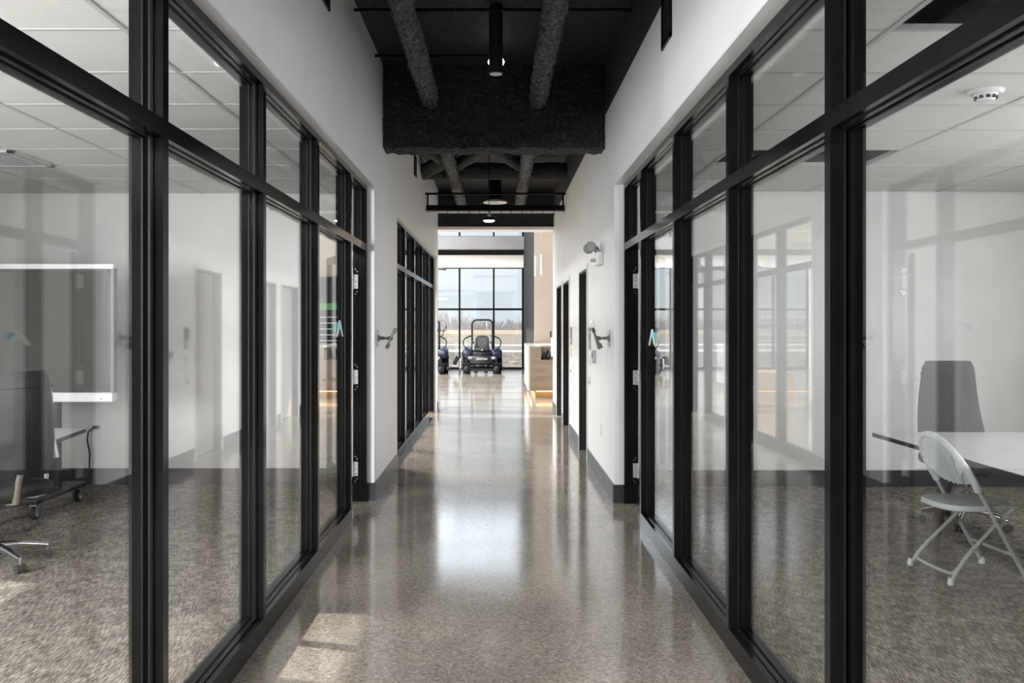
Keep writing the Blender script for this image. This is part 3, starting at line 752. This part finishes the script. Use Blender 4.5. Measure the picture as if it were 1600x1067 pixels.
# pendants above the desk
for k, (x, y, zb, ln) in enumerate(((.80, 18.0, 2.53, 'left'), (.925, 18.0, 2.56, 'right'))):
    t = thing('tube_pendant', '%s slim white tube pendant above the reception desk' % ln, 'pendant', (x, y, zb), group='tube pendants over the desk')
    obj('shade', one(lathe, [(.026, 0), (.032, .003), (.032, .43), (.026, .433)], (0, 0, 0), 20), M_plate, t, True)
    obj('cord', one(cyl, (0, 0, .43), (0, 0, ZL - zb), .004, seg=8), M_steel, t)
# display cabinet beyond the desk and low wooden box
t = thing('display_cabinet', 'dark display cabinet with pale shelves and green strip beyond the desk', 'cabinet', (1.95, 20.3, 0), world=True)
obj('body', one(box, 1.4, 3.4, 20.42, 20.48, .9, 2.65), M_graywall, t)
for k in range(6): obj('shelf', one(box, 1.42, 3.38, 20.25, 20.42, .98 + .14 * k, 1.0 + .14 * k), M_plate, t)
obj('green_strip', one(box, 1.42, 3.38, 20.27, 20.41, 1.86, 2.02), M_green, t)
obj('top_panel', one(box, 1.4, 3.4, 20.25, 20.42, 2.6, 2.65), M_black, t)
t = thing('wooden_counter', 'low oak counter box standing in the bay by the lobby', 'counter', (-2.7, 15.6, 0), world=True)
obj('front_panel', one(rbox, -3.0, -2.3, 15.1, 15.13, .1, .66, .004, 1), M_oak, t)
obj('body', one(box, -3.0, -2.3, 15.13, 16.0, .1, .63), M_oak, t); obj('top', one(box, -3.02, -2.28, 15.12, 16.02, .63, .66), M_oakdark, t)
obj('plinth', one(box, -2.95, -2.35, 15.2, 15.95, 0, .1), M_oakdark, t)
# ceiling fan
t = thing('ceiling_fan', 'dark ceiling fan with long blades hanging over the lobby', 'fan', (-2.95, 22, 2.93))
obj('downrod', one(cyl, (0, 0, .1), (0, 0, ZL - 2.93), .025, seg=12), M_frame, t)
obj('motor', one(lathe, [(.08, -.08), (.16, -.05), (.17, .05), (.08, .12)], (0, 0, 0), 24), M_frame, t, True)
for k in range(5):
    bm = B(); a = k * 2 * PI / 5; pts = []
    prof = [(.15, .07), (.5, .10), (1.1, .085), (1.62, .05)]
    for i in range(3):
        (r0, w0), (r1, w1) = prof[i], prof[i+1]; z0, z1 = .04 * math.sin(i / 3 * PI), .04 * math.sin((i + 1) / 3 * PI)
        q = [bm.verts.new(p) for p in ((r0, -w0, z0 - .02), (r1, -w1, z1 - .02), (r1, w1, z1 + .02), (r0, w0, z0 + .02), (r0, -w0, z0 - .008), (r1, -w1, z1 - .008), (r1, w1, z1 + .032), (r0, w0, z0 + .032))]
        for f in ((0,3,2,1),(4,5,6,7),(0,1,5,4),(1,2,6,5),(2,3,7,6),(3,0,4,7)): bm.faces.new([q[j] for j in f])
    o = obj('blade', bm, M_frame, t); o.rotation_euler = (0, 0, a)

# ================================================================== mowers (facing the corridor)
def make_mower(label, loc):
    t = thing('riding_mower', label, 'mower', loc)
    # rear drive tyres
    for s in (-1, 1):
        bm = B(); prof = [(.10, -.13), (.24, -.13), (.285, -.09), (.30, 0), (.285, .09), (.24, .13), (.10, .13)]
        lathe(bm, prof, (s * .50, .52, .30), 32, 'X')
        w = obj('rear_tyre', bm, M_rubber, t, True); obj('rim', one(lathe, [(.02, -.14), (.15, -.135), (.15, .135), (.02, .14)], (s * .50, .52, .30), 24, 'X'), M_silver, w, True)
        for k in range(18):
            a = k * 2 * PI / 18; bm = B(); v = box(bm, s * .50 - .11, s * .50 + .11, .52 - .02, .52 + .02, .585, .612); rot_verts(v, a, 'X', (0, .52, .30)); obj('lug', bm, M_rubber, w)
    # front casters with forks
    for s in (-1, 1):
        bm = B(); lathe(bm, [(.05, -.065), (.105, -.065), (.125, -.035), (.130, 0), (.125, .035), (.105, .065), (.05, .065)], (s * .46, -.62, .13), 26, 'X')
        cw = obj('caster_wheel', bm, M_rubber, t, True); obj('hub', one(lathe, [(.02, -.07), (.055, -.068), (.055, .068), (.02, .07)], (s * .46, -.62, .13), 18, 'X'), M_silver, cw, True)
        bm = B()
        for q in (-1, 1): box(bm, s * .46 + q * .088 - .008, s * .46 + q * .088 + .008, -.66, -.58, .10, .30)
        box(bm, s * .46 - .10, s * .46 + .10, -.66, -.56, .29, .32); cyl(bm, (s * .46, -.58, .32), (s * .46, -.58, .50), .035, seg=16)
        obj('caster_fork', bm, M_mblack, t)
        bm = B(); tube(bm, [(s * .46, -.58, .44), (s * .40, -.2, .42), (s * .38, .3, .40)], .045, 10); obj('frame_rail', bm, M_mblack, t, True)
    obj('front_beam', one(rbox, -.48, .48, -.47, -.41, .30, .37, .01, 1), M_mblack, t)
    # foot platform with lettering
    bm = B(); v = rbox(bm, -.44, .44, -.56, -.50, .31, .55, .02, 2)
    for q in v:
        if q.co.z < .40: q.co.x *= .82
    rot_verts(v, R(-16), 'X', (0, -.53, .33)); fp = obj('foot_plate', bm, M_mblack, t, True)
    cu = bpy.data.curves.new('lettering', 'FONT'); cu.body = 'SPARTAN'; cu.size = .095; cu.extrude = .006; cu.align_x = 'CENTER'; cu.shear = .2
    tmp = bpy.data.objects.new('tmp', cu); C.objects.link(tmp); dg = bpy.context.evaluated_depsgraph_get(); dg.update()
    me = bpy.data.meshes.new_from_object(tmp.evaluated_get(dg)); bpy.data.objects.remove(tmp)
    me.materials.clear(); me.materials.append(M_text)
    o = link('lettering', me, fp, (.0, -.575, .425)); o.rotation_euler = (R(90 - 16), 0, 0); o['label'] = 'white slanted lettering'
    o.scale = (.82, 1, 1)
    for s in (-1, 1): obj('foot_grip', one(rbox, s * .36 - .06, s * .36 + .06, -.60, -.57, .45, .53, .005, 1), M_grayplate, fp)
    obj('floor_pan', one(rbox, -.42, .42, -.52, .10, .40, .44, .01, 1), M_mblack, t)
    # body and fenders
    obj('seat_tower', one(rbox, -.30, .30, -.06, .55, .42, .66, .03, 2), M_mblack, t, True)
    for s in (-1, 1):
        bm = B(); v = rbox(bm, s * .46 - .17, s * .46 + .17, -.05, .85, .55, .80, .07, 4)
        for q in v:
            if q.co.y < .1: q.co.z -= (.1 - q.co.y) * .9
            if q.co.z > .7: q.co.x -= s * .03
        f = obj('fender', bm, M_blue, t, True)
        obj('fender_stripe', one(rbox, s * .60 - .012, s * .60 + .012, .08, .55, .60, .70, .008, 1), M_silver, f)
        obj('hip_bracket', one(rbox, s * .27 - .035, s * .27 + .035, .12, .20, .70, .90, .012, 1), M_silver, t, True)
        obj('armrest', one(rbox, s * .285 - .045, s * .285 + .045, .0, .36, .93, .98, .02, 2), M_mseat, t, True)
        bm = B(); tube(bm, [(s * .36, .10, .62), (s * .50, .02, .78), (s * .58, -.02, .86), (s * .595, -.02, .98), (s * .54, -.02, 1.08), (s * .40, -.02, 1.15), (s * .28, -.02, 1.17)], .018, 10)
        lv = obj('control_lever', bm, M_mblack, t, True)
        bm = B(); tube(bm, [(s * .54, -.02, 1.08), (s * .40, -.02, 1.15), (s * .28, -.02, 1.17)], .024, 10); obj('lever_grip', bm, M_rubber, lv, True)
    # engine
    obj('engine', one(rbox, -.28, .28, .60, 1.0, .45, .85, .05, 2), M_mblack, t, True)
    obj('bumper', one(tube, [(-.5, .9, .45), (-.5, 1.08, .5), (.5, 1.08, .5), (.5, .9, .45)], .03, 10), M_mblack, t, True)
    # seat with chevron stitching
    bm = B(); rbox(bm, -.235, .235, -.10, .40, .66, .78, .05, 3); st = obj('seat_cushion', bm, M_mseat, t, True)
    obj('seat_badge', one(lathe, [(.03, -.004), (.03, .004)], (0, -.102, .72), 16, 'Y'), M_silver, st)
    bm = B(); n = 20; poly = []
    for k in range(n + 1):
        a = PI * k / n; poly.append((.215 * math.copysign(abs(math.cos(a)) ** .6, math.cos(a)), 1.0 + .17 * math.sin(a) ** .7))
    poly = [(.20, .74), (.225, .85)] + poly + [(-.225, .85), (-.20, .74)]
    v = prism(bm, poly, .30, .40, 'XZ'); bmesh.ops.bevel(bm, geom=[e for e in bm.edges if abs(e.verts[0].co.y - e.verts[1].co.y) < 1e-4], offset=.025, segments=2, affect='EDGES')
    rot_verts(bm.verts, R(-8), 'X', (0, .35, .74)); bk = obj('seat_back', bm, M_mseat, t, True)
    bm = B()
    for k in range(6):
        z = .76 + k * .055; wd = .15 if k < 5 else .09
        tube(bm, [(-wd, .291, z + wd * .8), (0, .291, z), (wd, .291, z + wd * .8)], .006, 6)
    rot_verts(bm.verts, R(-8), 'X', (0, .35, .74)); obj('stitching', bm, M_stitch, bk)
    # roll bar
    pts = [(-.33, .55, .55), (-.33, .55, 1.52)]
    for k in range(1, 7): a = PI/2 * k / 6; pts.append((-.33 + .15 * (1 - math.cos(a)), .55, 1.52 + .15 * math.sin(a)))
    pts += [(-x, y, z) for x, y, z in pts[::-1]]
    obj('roll_bar', one(tube, pts, .030, 12), M_mblack, t, True)
    # deck
    bm = B(); lathe(bm, [(.02, .16), (.40, .16), (.46, .22), (.46, .30), (.40, .33), (.02, .33)], (0, -.10, 0), 28)
    for v in bm.verts: v.co.x *= 1.35; v.co.y = -.10 + (v.co.y + .10) * .85
    dk = obj('mowing_deck', bm, M_mblack, t, True)
    obj('deck_edge', one(rbox, .60, .72, -.36, .12, .10, .20, .02, 1), M_mblack, dk)
    for x in (-.18, .13): obj('anti_scalp_roller', one(lathe, [(.045, -.05), (.045, .05)], (x, -.55, .06), 16, 'X'), M_rubber, dk, True)
    obj('deck_lip', one(rbox, -.44, .44, -.53, -.49, .08, .16, .008, 1), M_mblack, dk)
    for x in (-.30, -.12, .12, .30): obj('deck_bracket', one(rbox, x - .012, x + .012, -.50, -.46, .22, .27, .004, 1), M_silver, dk)
    for s, a in ((-1, 0),):
        bm = B(); v = rbox(bm, -.87, -.76, -.35, .10, .26, .52, .008, 1); rot_verts(v, R(24), 'Y', (-.80, 0, .39)); obj('discharge_chute', bm, M_rubber, t)
        obj('chute_hinge', one(rbox, -.70, -.64, -.36, .11, .14, .46, .01, 1), M_silver, t)
    return t
mow = make_mower('navy riding mower with black roll bar facing the corridor', (-.50, 26.9, 0))
dup(mow, (-2.20, 26.7, 0), 0, 'navy riding mower half hidden behind the left corridor wall')
tag(mow, group='riding mowers in the lobby')
for o in C.objects:
    if o.name.startswith('riding_mower'): o['group'] = 'riding mowers in the lobby'

# ================================================================== left office furniture
# interactive display on wheeled cart
t = thing('interactive_display', 'wide wall-sized touch display with white frame on a rolling cart', 'display', (-4.1, 6.9, 0), world=True)
X0, X1, Z0, Z1 = -5.02, -3.10, .88, 1.995; Y = 6.90
obj('screen', one(box, X0 + .045, X1 - .045, Y, Y + .03, Z0 + .09, Z1 - .045), M_screen, t, label='dark glossy glass screen')
bm = B()
for a in ((X0 + .03, X1 - .03, Z0 + .075, Z0 + .10), (X0 + .03, X1 - .03, Z1 - .065, Z1 - .04), (X0 + .03, X0 + .05, Z0 + .09, Z1 - .05), (X1 - .05, X1 - .03, Z0 + .09, Z1 - .05)):
    box(bm, a[0], a[1], Y - .006, Y + .03, a[2], a[3])
obj('inner_bezel', bm, M_black, t)
obj('top_frame', one(rbox, X0, X1, Y - .02, Y + .05, Z1 - .042, Z1, .006, 2), M_white_frame, t)
bt = obj('pen_tray', one(rbox, X0, X1, Y - .04, Y + .05, Z0, Z0 + .078, .010, 2), M_white_frame, t)
obj('status_dot', one(lathe, [(.006, -.042), (.006, -.038)], (X1 - .09, Y, Z0 + .03), 10, 'Y'), M_black, bt)
for x in (X0, X1 - .03): obj('side_frame', one(rbox, x, x + .03, Y - .012, Y + .05, Z0 + .07, Z1 - .03, .004, 1), M_fitting, t)
obj('rear_cover', one(rbox, X0 + .05, X1 - .05, Y + .03, Y + .10, Z0 + .05, Z1 - .05, .02, 1), M_black, t)
for x in (-3.62, -4.5):
    obj('post', one(rbox, x - .04, x + .04, Y + .05, Y + .11, .16, Z0 + .3, .006, 1), M_black, t)
    obj('foot', one(rbox, x - .10, x + .10, Y - .38, Y + .42, .125, .165, .012, 2), M_black, t, label='flat black cart foot')
    for yy in (Y - .32, Y + .36):
        c = obj('caster', one(lathe, [(.02, -.018), (.044, -.018), (.052, -.008), (.052, .008), (.044, .018), (.02, .018)], (x + .05, yy, .053), 22, 'X'), M_rubber, t, True)
        obj('caster_hub', one(lathe, [(.005, -.021), (.030, -.020), (.030, .020), (.005, .021)], (x + .05, yy, .053), 18, 'X'), M_grayplate, c, True)
        bm = B(); box(bm, x + .025, x + .075, yy - .03, yy + .03, .108, .126); box(bm, x + .024, x + .029, yy - .02, yy + .02, .05, .11); box(bm, x + .072, x + .077, yy - .02, yy + .02, .05, .11); obj('caster_fork', bm, M_steel, c)
obj('paper_label', one(box, -3.66, -3.57, Y - .30, Y - .18, .1655, .167), M_plate, t)
# white topped table behind the leather chair
t = thing('meeting_table', 'white topped table with black edge behind the leather chair', 'table', (-3.8, 6.0, 0), world=True)
poly = [(-4.5, 5.5), (-3.09, 5.5), (-3.08, 5.9), (-3.19, 6.60), (-4.5, 6.60)]
obj('tabletop', one(prism, poly, .700, .704), M_white_frame, t)
obj('edge_band', one(prism, [(-4.502, 5.498), (-3.088, 5.498), (-3.077, 5.9), (-3.187, 6.602), (-4.502, 6.602)], .672, .700), M_black, t)
for x, y in ((-3.62, 5.75), (-4.35, 5.75), (-3.78, 6.40), (-4.35, 6.40)): obj('leg', one(rbox, x - .03, x + .03, y - .03, y + .03, 0, .672, .004, 1), M_black, t)
# wall outlet with cable
t = thing('wall_outlet', 'white outlet on far wall of left office with plugged cable', 'outlet', (-3.79, YL, .505))
obj('plate', one(rbox, -.045, .045, -.007, 0, -.07, .07, .003, 1), M_plate, t)
for zz in (-.032, .032): obj('socket', one(rbox, -.018, .018, -.010, -.006, zz - .02, zz + .02, .003, 1), M_plate, t)
t = thing('power_cable', 'black power cable hanging from left office outlet to the floor', 'cable', (-3.79, YL - .01, 0), world=True)
obj('plug', one(rbox, -3.81, -3.755, YL - .045, YL - .010, .525, .555, .006, 1), M_black, t)
obj('cord', one(tube, [(-3.80, YL - .03, .54), (-3.845, YL - .05, .50), (-3.855, YL - .05, .42), (-3.83, YL - .05, .30), (-3.835, YL - .05, .15), (-3.88, YL - .12, .012), (-3.75, YL - .35, .010), (-3.62, YL - .55, .010)], .009, 8), M_black, t, True)

def make_chair(label, loc, rz, up, arms=True):
    """high-back conference chair facing local -y"""
    t = thing('conference_chair', label, 'chair', loc, rz)
    for k in range(5):
        a = 2 * PI * k / 5 + .3; c_, s_ = math.cos(a), math.sin(a)
        bm = B(); tube(bm, [(c_ * .03, s_ * .03, .125), (c_ * .16, s_ * .16, .115), (c_ * .30, s_ * .30, .085)], [.028, .024, .016], 10); obj('base_spoke', bm, M_chrome, t, True)
        bm = B()
        for q in (-1, 1):
            off = Vector((-s_, c_, 0)) * q * .017
            rings = tube(bm, [Vector((c_ * .30, s_ * .30, .028)) + off - Vector((-s_, c_, 0)) * .011, Vector((c_ * .30, s_ * .30, .028)) + off + Vector((-s_, c_, 0)) * .011], .028, 16)
        w_ = obj('caster', bm, M_rubber, t, True)
        obj('caster_stem', one(cyl, (c_ * .30, s_ * .30, .04), (c_ * .30, s_ * .30, .09), .010, seg=10), M_chrome, w_)
    obj('gas_lift', one(lathe, [(.035, .09), (.035, .14), (.028, .15), (.028, .26), (.018, .265), (.018, .40)], (0, 0, 0), 18), M_chrome, t, True)
    obj('mechanism', one(rbox, -.10, .10, -.12, .14, .37, .43, .015, 2), M_black, t, True)
    bm = B(); v = rbox(bm, -.26, .26, -.26, .24, .43, .53, .045, 3)
    for q in v:
        if q.co.y < -.15: q.co.z -= (-.15 - q.co.y) * .15
    obj('seat', bm, up, t, True)
    # back: curved panel, wider at the bottom
    n, m_ = 10, 12; bm = B(); front, rear = [], []
    for j in range(m_ + 1):
        v = j / m_; z = .56 + .66 * v; w_ = .270 - .075 * v - (.02 if j in (0, m_) else 0); yb = .22 + .10 * v + .03 * math.sin(v * PI * 1.2); th = .05 if 0 < j < m_ else .03
        fr, rr = [], []
        for i in range(n + 1):
            u = -1 + 2 * i / n; edge = .35 if i in (0, n) else 1
            bow = -.05 * u * u
            fr.append(bm.verts.new((w_ * u, yb + bow - th * .5 * edge, z))); rr.append(bm.verts.new((w_ * u, yb + bow + th * .5 * edge, z)))
        front.append(fr); rear.append(rr)
    for j in range(m_):
        for i in range(n):
            bm.faces.new((front[j][i], front[j][i+1], front[j+1][i+1], front[j+1][i])); bm.faces.new((rear[j][i], rear[j+1][i], rear[j+1][i+1], rear[j][i+1]))
        bm.faces.new((front[j][0], front[j+1][0], rear[j+1][0], rear[j][0])); bm.faces.new((front[j][n], rear[j][n], rear[j+1][n], front[j+1][n]))
    for i in range(n):
        bm.faces.new((front[0][i], rear[0][i], rear[0][i+1], front[0][i+1])); bm.faces.new((front[m_][i], front[m_][i+1], rear[m_][i+1], rear[m_][i]))
    bk = obj('backrest', bm, up, t, True)
    bm = B(); tube(bm, [(-.205, .285, 1.12), (-.1, .327, 1.12), (0, .338, 1.12), (.1, .327, 1.12), (.205, .285, 1.12)], .004, 6); obj('top_seam', bm, M_black, bk)
    for s in (-1, 1):
        bm = B(); tube(bm, ([(s * .25, .10, .46), (s * .30, .06, .52), (s * .31, -.02, .60), (s * .31, .08, .64), (s * .285, .20, .66)] + ([(s * .268, .15, .85), (s * .245, .19, 1.05), (s * .215, .21, 1.15)] if arms else [(s * .26, .22, .66)])), [.012, .014, .015, .015, .014] + ([.020, .018, .012] if arms else [.010]), 10); obj('arm_loop', bm, M_silver, t, True)
        obj('arm_pad', one(rbox, s * .31 - .025, s * .31 + .025, -.06, .12, .622, .658, .012, 2), M_black, t, True)
    obj('back_bar', one(tube, [(0, .10, .40), (0, .24, .42), (0, .29, .60)], .022, 10), M_chrome, t, True)
    return t
make_chair('black leather conference chair with silver arms near the display cart', (-3.14, 5.32, 0), R(-122), M_leather)
make_chair('grey high-back conference chair at the end of right office table', (3.52, 6.42, 0), 0, M_grayfab, False)
# ceiling return grille in left office
t = thing('ceiling_grille', 'square return air grille in the left office ceiling', 'grille', (-3.74, 6.33, CEIL))
bm = B()
for a in ((-.30, .30, -.29, -.25), (-.30, .30, .25, .29), (-.30, -.26, -.29, .29), (.26, .30, -.29, .29)): box(bm, a[0], a[1], a[2], a[3], -.018, .003)
obj('frame', bm, M_grid, t)
for k in range(8): obj('louvre', one(box, -.26, .26, -.245 + k * .065, -.215 + k * .065, -.012, .002), M_grayplate, t)
obj('backing', one(box, -.26, .26, -.25, .25, .0025, .0035), M_djamb, t)
# ================================================================== right office furniture
t = thing('smoke_detector', 'white round smoke detector on the right office ceiling', 'detector', (2.59, 4.53, CEIL + .004))
obj('base_ring', one(lathe, [(.075, -.02), (.088, -.008), (.088, 0)], (0, 0, 0), 32), M_plate, t, True)
obj('sensor_cap', one(lathe, [(.030, -.058), (.042, -.054), (.052, -.035), (.060, -.018)], (0, 0, 0), 28), M_plate, t, True)
for k in range(10):
    a = 2 * PI * k / 10; bm = B(); v = box(bm, .046, .056, -.009, .009, -.046, -.030); rot_verts(v, a, 'Z', (0, 0, 0)); obj('slot', bm, M_black, t)
t = thing('meeting_table', 'long pale topped table with black edge and splayed dark legs', 'table', (3.3, 4.0, 0), world=True)
TX0, TX1, TY0, TY1 = 2.785, 4.05, 1.9, 6.346
obj('tabletop', one(box, TX0, TX1, TY0, TY1, .701, .705), M_tabletop, t)
obj('edge_band', one(rbox, TX0 - .002, TX1 + .002, TY0 - .002, TY1 + .002, .671, .701, .003, 1), M_black, t)
for x, sx in ((3.03, -1), (3.80, 1)):
    for y in (2.4, 5.68):
        bm = B(); v = box(bm, x - .015, x + .015, y - .055, y + .055, 0, .671)
        for q in v:
            if q.co.z < .1: q.co.x += sx * .14; q.co.y = y + (q.co.y - y) * .7
        obj('leg', bm, M_darkwood, t)
for y in (2.4, 5.68): obj('cross_rail', one(box, 3.03, 3.80, y - .03, y + .03, .62, .671), M_darkwood, t)

# folding chair, tucked under the table, facing +x
t = thing('folding_chair', 'pale grey plastic folding chair pushed under the right office table', 'chair', (2.60, 5.13, 0), R(5))
W = .205
def LP(z, y): return (.475 - .57 * z, y, z)       # long leg line from front foot to backrest
pts = [LP(.02, -W), LP(.30, -W), LP(.56, -W)]
for k in range(0, 13):
    a = PI * k / 12; pts.append(LP(.60 + .245 * math.sin(a), -W * math.cos(a)))
pts += [LP(.56, W), LP(.30, W), LP(.02, W)]
obj('front_leg_hoop', one(tube, pts, .0125, 12), M_foldmetal, t, True)
for s in (-1, 1): 
    obj('rear_leg', one(tube, [(.40, s * (W - .03), .425), (.30, s * (W - .03), .34), (.12, s * (W - .02), .17), (.045, s * (W - .01), .085), (.0, s * W, .012)], .012, 12), M_foldmetal, t, True)
    for p in ((.467, s * W, .014), (-.003, s * W, .014)):
        obj('foot_cap', one(lathe, [(.018, -.013), (.019, .005), (.014, .028)], p, 14), M_fold, t, True)
obj('rear_stretcher', one(tube, [(.04, -W + .012, .08), (.02, -W + .03, .055), (.015, -.08, .05), (.015, .08, .05), (.02, W - .03, .055), (.04, W - .012, .08)], .010, 10), M_foldmetal, t, True)
obj('front_stretcher', one(tube, [LP(.16, -W), LP(.16, 0), LP(.16, W)], .009, 10), M_foldmetal, t, True)
# seat
bm = B(); n = 28; ring = []
for k in range(n):
    a = 2 * PI * k / n; ca, sa = math.cos(a), math.sin(a)
    ring.append((.225 + .225 * math.copysign(abs(ca) ** .75, ca), (W - .012) * math.copysign(abs(sa) ** .6, sa) * (1 - .08 * ca)))
prism(bm, ring, .425, .448); bmesh.ops.bevel(bm, geom=[e for e in bm.edges if abs(e.verts[0].co.z - e.verts[1].co.z) < 1e-4], offset=.006, segments=2, affect='EDGES')
st = obj('seat', bm, M_fold, t, True)
obj('seat_apron', one(lambda b: [tube(b, [(x * .97 + .007, y * .97, .424) for x, y in ring], .010, 8, closed=True)], ), M_fold, st, True)
# backrest hoop cover and fan panel
bm = B(); pts = []
for k in range(-1, 14):
    a = PI * k / 12; pts.append(LP(.60 + .245 * math.sin(a), -W * math.cos(a)))
tube(bm, pts, .021, 12); obj('hoop_cover', bm, M_fold, t, True)
bm = B(); nn = 16; top, bot = [], []
rows = 5; grid = []
for r_ in range(rows + 1):
    f = r_ / rows; row = []
    for k in range(nn + 1):
        a = PI * k / nn; y = -W * math.cos(a) * .97
        zt = .60 + .245 * math.sin(a); zb = .60 - .045 * math.sin(a)
        z = zb + (zt - zb) * f; p = Vector(LP(z, y)); p.x -= .028 * math.sin(PI * min(1, f * .9)) * math.sin(a)
        row.append(p)
    grid.append(row)
for th in (-.004, .004):
    g = [[bm.verts.new(p + Vector((th, 0, th * .46))) for p in row] for row in grid]
    for i in range(rows):
        for k in range(nn):
            a, b_, c_, d_ = g[i][k], g[i][k+1], g[i+1][k+1], g[i+1][k]
            if len({tuple(round(x, 5) for x in q.co) for q in (a, b_, c_, d_)}) == 4: bm.faces.new((a, b_, c_, d_))
    (top if th < 0 else bot).extend(g[0])
for k in range(nn): bm.faces.new((top[k], top[k+1], bot[k+1], bot[k]))
bp = obj('back_panel', bm, M_fold, t, True)
for k in range(2, nn - 1, 2):
    bm = B(); c0 = .5
    pts = [grid[0][int(nn/2)].lerp(grid[0][k], .55), grid[1][k].lerp(grid[1][nn//2], .3), grid[2][k].lerp(grid[2][nn//2], .16), grid[3][k], grid[4][k]]
    tube(bm, [p + Vector((-.006, 0, -.002)) for p in pts], .009, 8); tube(bm, [p + Vector((.006, 0, .002)) for p in pts], .009, 8); obj('rib', bm, M_fold, bp, True)

# plenum bits seen through the open ceiling bays
t = thing('ceiling_wire', 'thin pale hanger wires seen in the open ceiling bay', 'wire', (2.2, 3.3, CEIL), world=True)
for k in range(2):
    obj('strand', one(tube, [(1.9 + .5 * k, 3.2, DECK - .05), (2.1 + .4 * k, 3.25, 3.3), (2.3 + .35 * k, 3.3, 2.95), (2.45 + .3 * k, 3.4, 2.78)], .004, 6), M_steel, t)

# ================================================================== outdoors
GZ = -.15
def ground(name, polys, z, m, label, cat='ground'):
    bm = B(); prism(bm, polys, z - .05, z); return struct(name, bm, m, label, cat)
struct('ground', one(box, -2500, 2500, 60, 3000, GZ - .2, GZ), M_field, 'wide tan dry grass field beyond the window', 'ground')
struct('ground_gravel', one(box, -400, 400, 29.15, 60, GZ - .2, GZ), M_gravel, 'grey brown gravel and soil outside the window', 'ground')
struct('ground_sides', one(box, -400, -9.3, -60, 29.15, GZ - .2, GZ), M_field2, 'dormant lawn beside the building', 'ground')
struct('ground_sides', one(box, 5.5, 400, -60, 29.15, GZ - .2, GZ), M_field2, 'dormant lawn on the right of the building', 'ground')
ground('ground_lawn', [(-300, 52), (300, 50), (300, 118), (-300, 122)], GZ + .01, M_field2, 'grey brown dormant lawn between the pale drives')
ground('road_near', [(-90, 56), (-4, 52.5), (0, 51.5), (60, 46), (60, 51), (2, 55), (-2, 57), (-90, 63)], GZ + .02, M_road, 'near pale curving driveway outside', 'road')
ground('road_far', [(-90, 70), (-6, 68.5), (10, 66), (60, 62), (60, 66), (8, 70), (-8, 74), (-90, 79)], GZ + .02, M_road, 'farther pale driveway outside', 'road')
ground('ground_strip', [(-300, 125), (300, 122), (300, 150), (-300, 160)], GZ + .015, noisy('darker_dry_grass', (.27, .20, .14), (.36, .28, .20), .2, rough=.95), 'darker band of dry grass in the field')
# bare trees
def tree_mesh(seed, h):
    rnd = random.Random(seed); bm = B()
    def grow(p, d, l, r, lev):
        q = p + d * l; tube(bm, [p, q], [r, r * .6], 4 if lev < 2 else 3, cap=False)
        if lev >= 4: return
        for k in range(4 if lev < 3 else 3):
            a = rnd.uniform(0, 2 * PI); sp = rnd.uniform(.25, .7)
            u, v = frame_of(d); nd = (d + (u * math.cos(a) + v * math.sin(a)) * sp + Vector((0, 0, .15))).normalized()
            grow(p.lerp(q, rnd.uniform(.45, 1)), nd, l * rnd.uniform(.55, .78), max(r * .55, .02), lev + 1)
    grow(Vector((0, 0, 0)), Vector((0, 0, 1)), h * .36, h * .018 + .04, 0)
    return mesh_of('bare_tree', bm, M_bark)
tm = [tree_mesh(s, 8.0) for s in (1, 2, 3, 4)]
rnd = random.Random(5)
xs_ = [-60, -54, -48, -43, -38, -34, -30, -27, -24, -21.5, -19.3, -17, -14.7, -12.4, -10.1, -7.8, -5.5, -3.2, -.9, 1.4, 3.7, 6, 8.3, 12, 16, 20]
for i, x in enumerate(xs_):
    hs = (1.0 if x < -8 else .72) * rnd.uniform(.75, 1.05)
    o = bpy.data.objects.new('bare_tree', tm[i % 4]); C.objects.link(o)
    o.location = (x, 272 + rnd.uniform(-4, 12), GZ); o.scale = (hs * .6, hs * .6, hs); o.rotation_euler = (0, 0, rnd.uniform(0, 6))
    tag(o, 'bare winter tree in the distant tree line', 'tree', 'bare trees of the far tree line')
bm = B()
for i in range(2600):
    x = rnd.uniform(-160, 70); y = rnd.uniform(292, 325); h = rnd.uniform(2.0, 4.2) * (1.35 if x < -8 else 1)
    dx = rnd.uniform(-.8, .8)
    a = bm.verts.new((x - .22, y, GZ)); b_ = bm.verts.new((x + .22, y, GZ)); c_ = bm.verts.new((x + dx + .06, y + .3, GZ + h)); e_ = bm.verts.new((x, y + .35, GZ))
    bm.faces.new((a, b_, c_)); bm.faces.new((b_, e_, c_)); bm.faces.new((e_, a, c_)); bm.faces.new((a, e_, b_))
tag(obj('tree_line_thicket', bm, M_thicket), 'hazy bare thicket along the horizon', 'thicket', kind='stuff')
for o in C.objects:
    if '_world' in o: del o['_world']
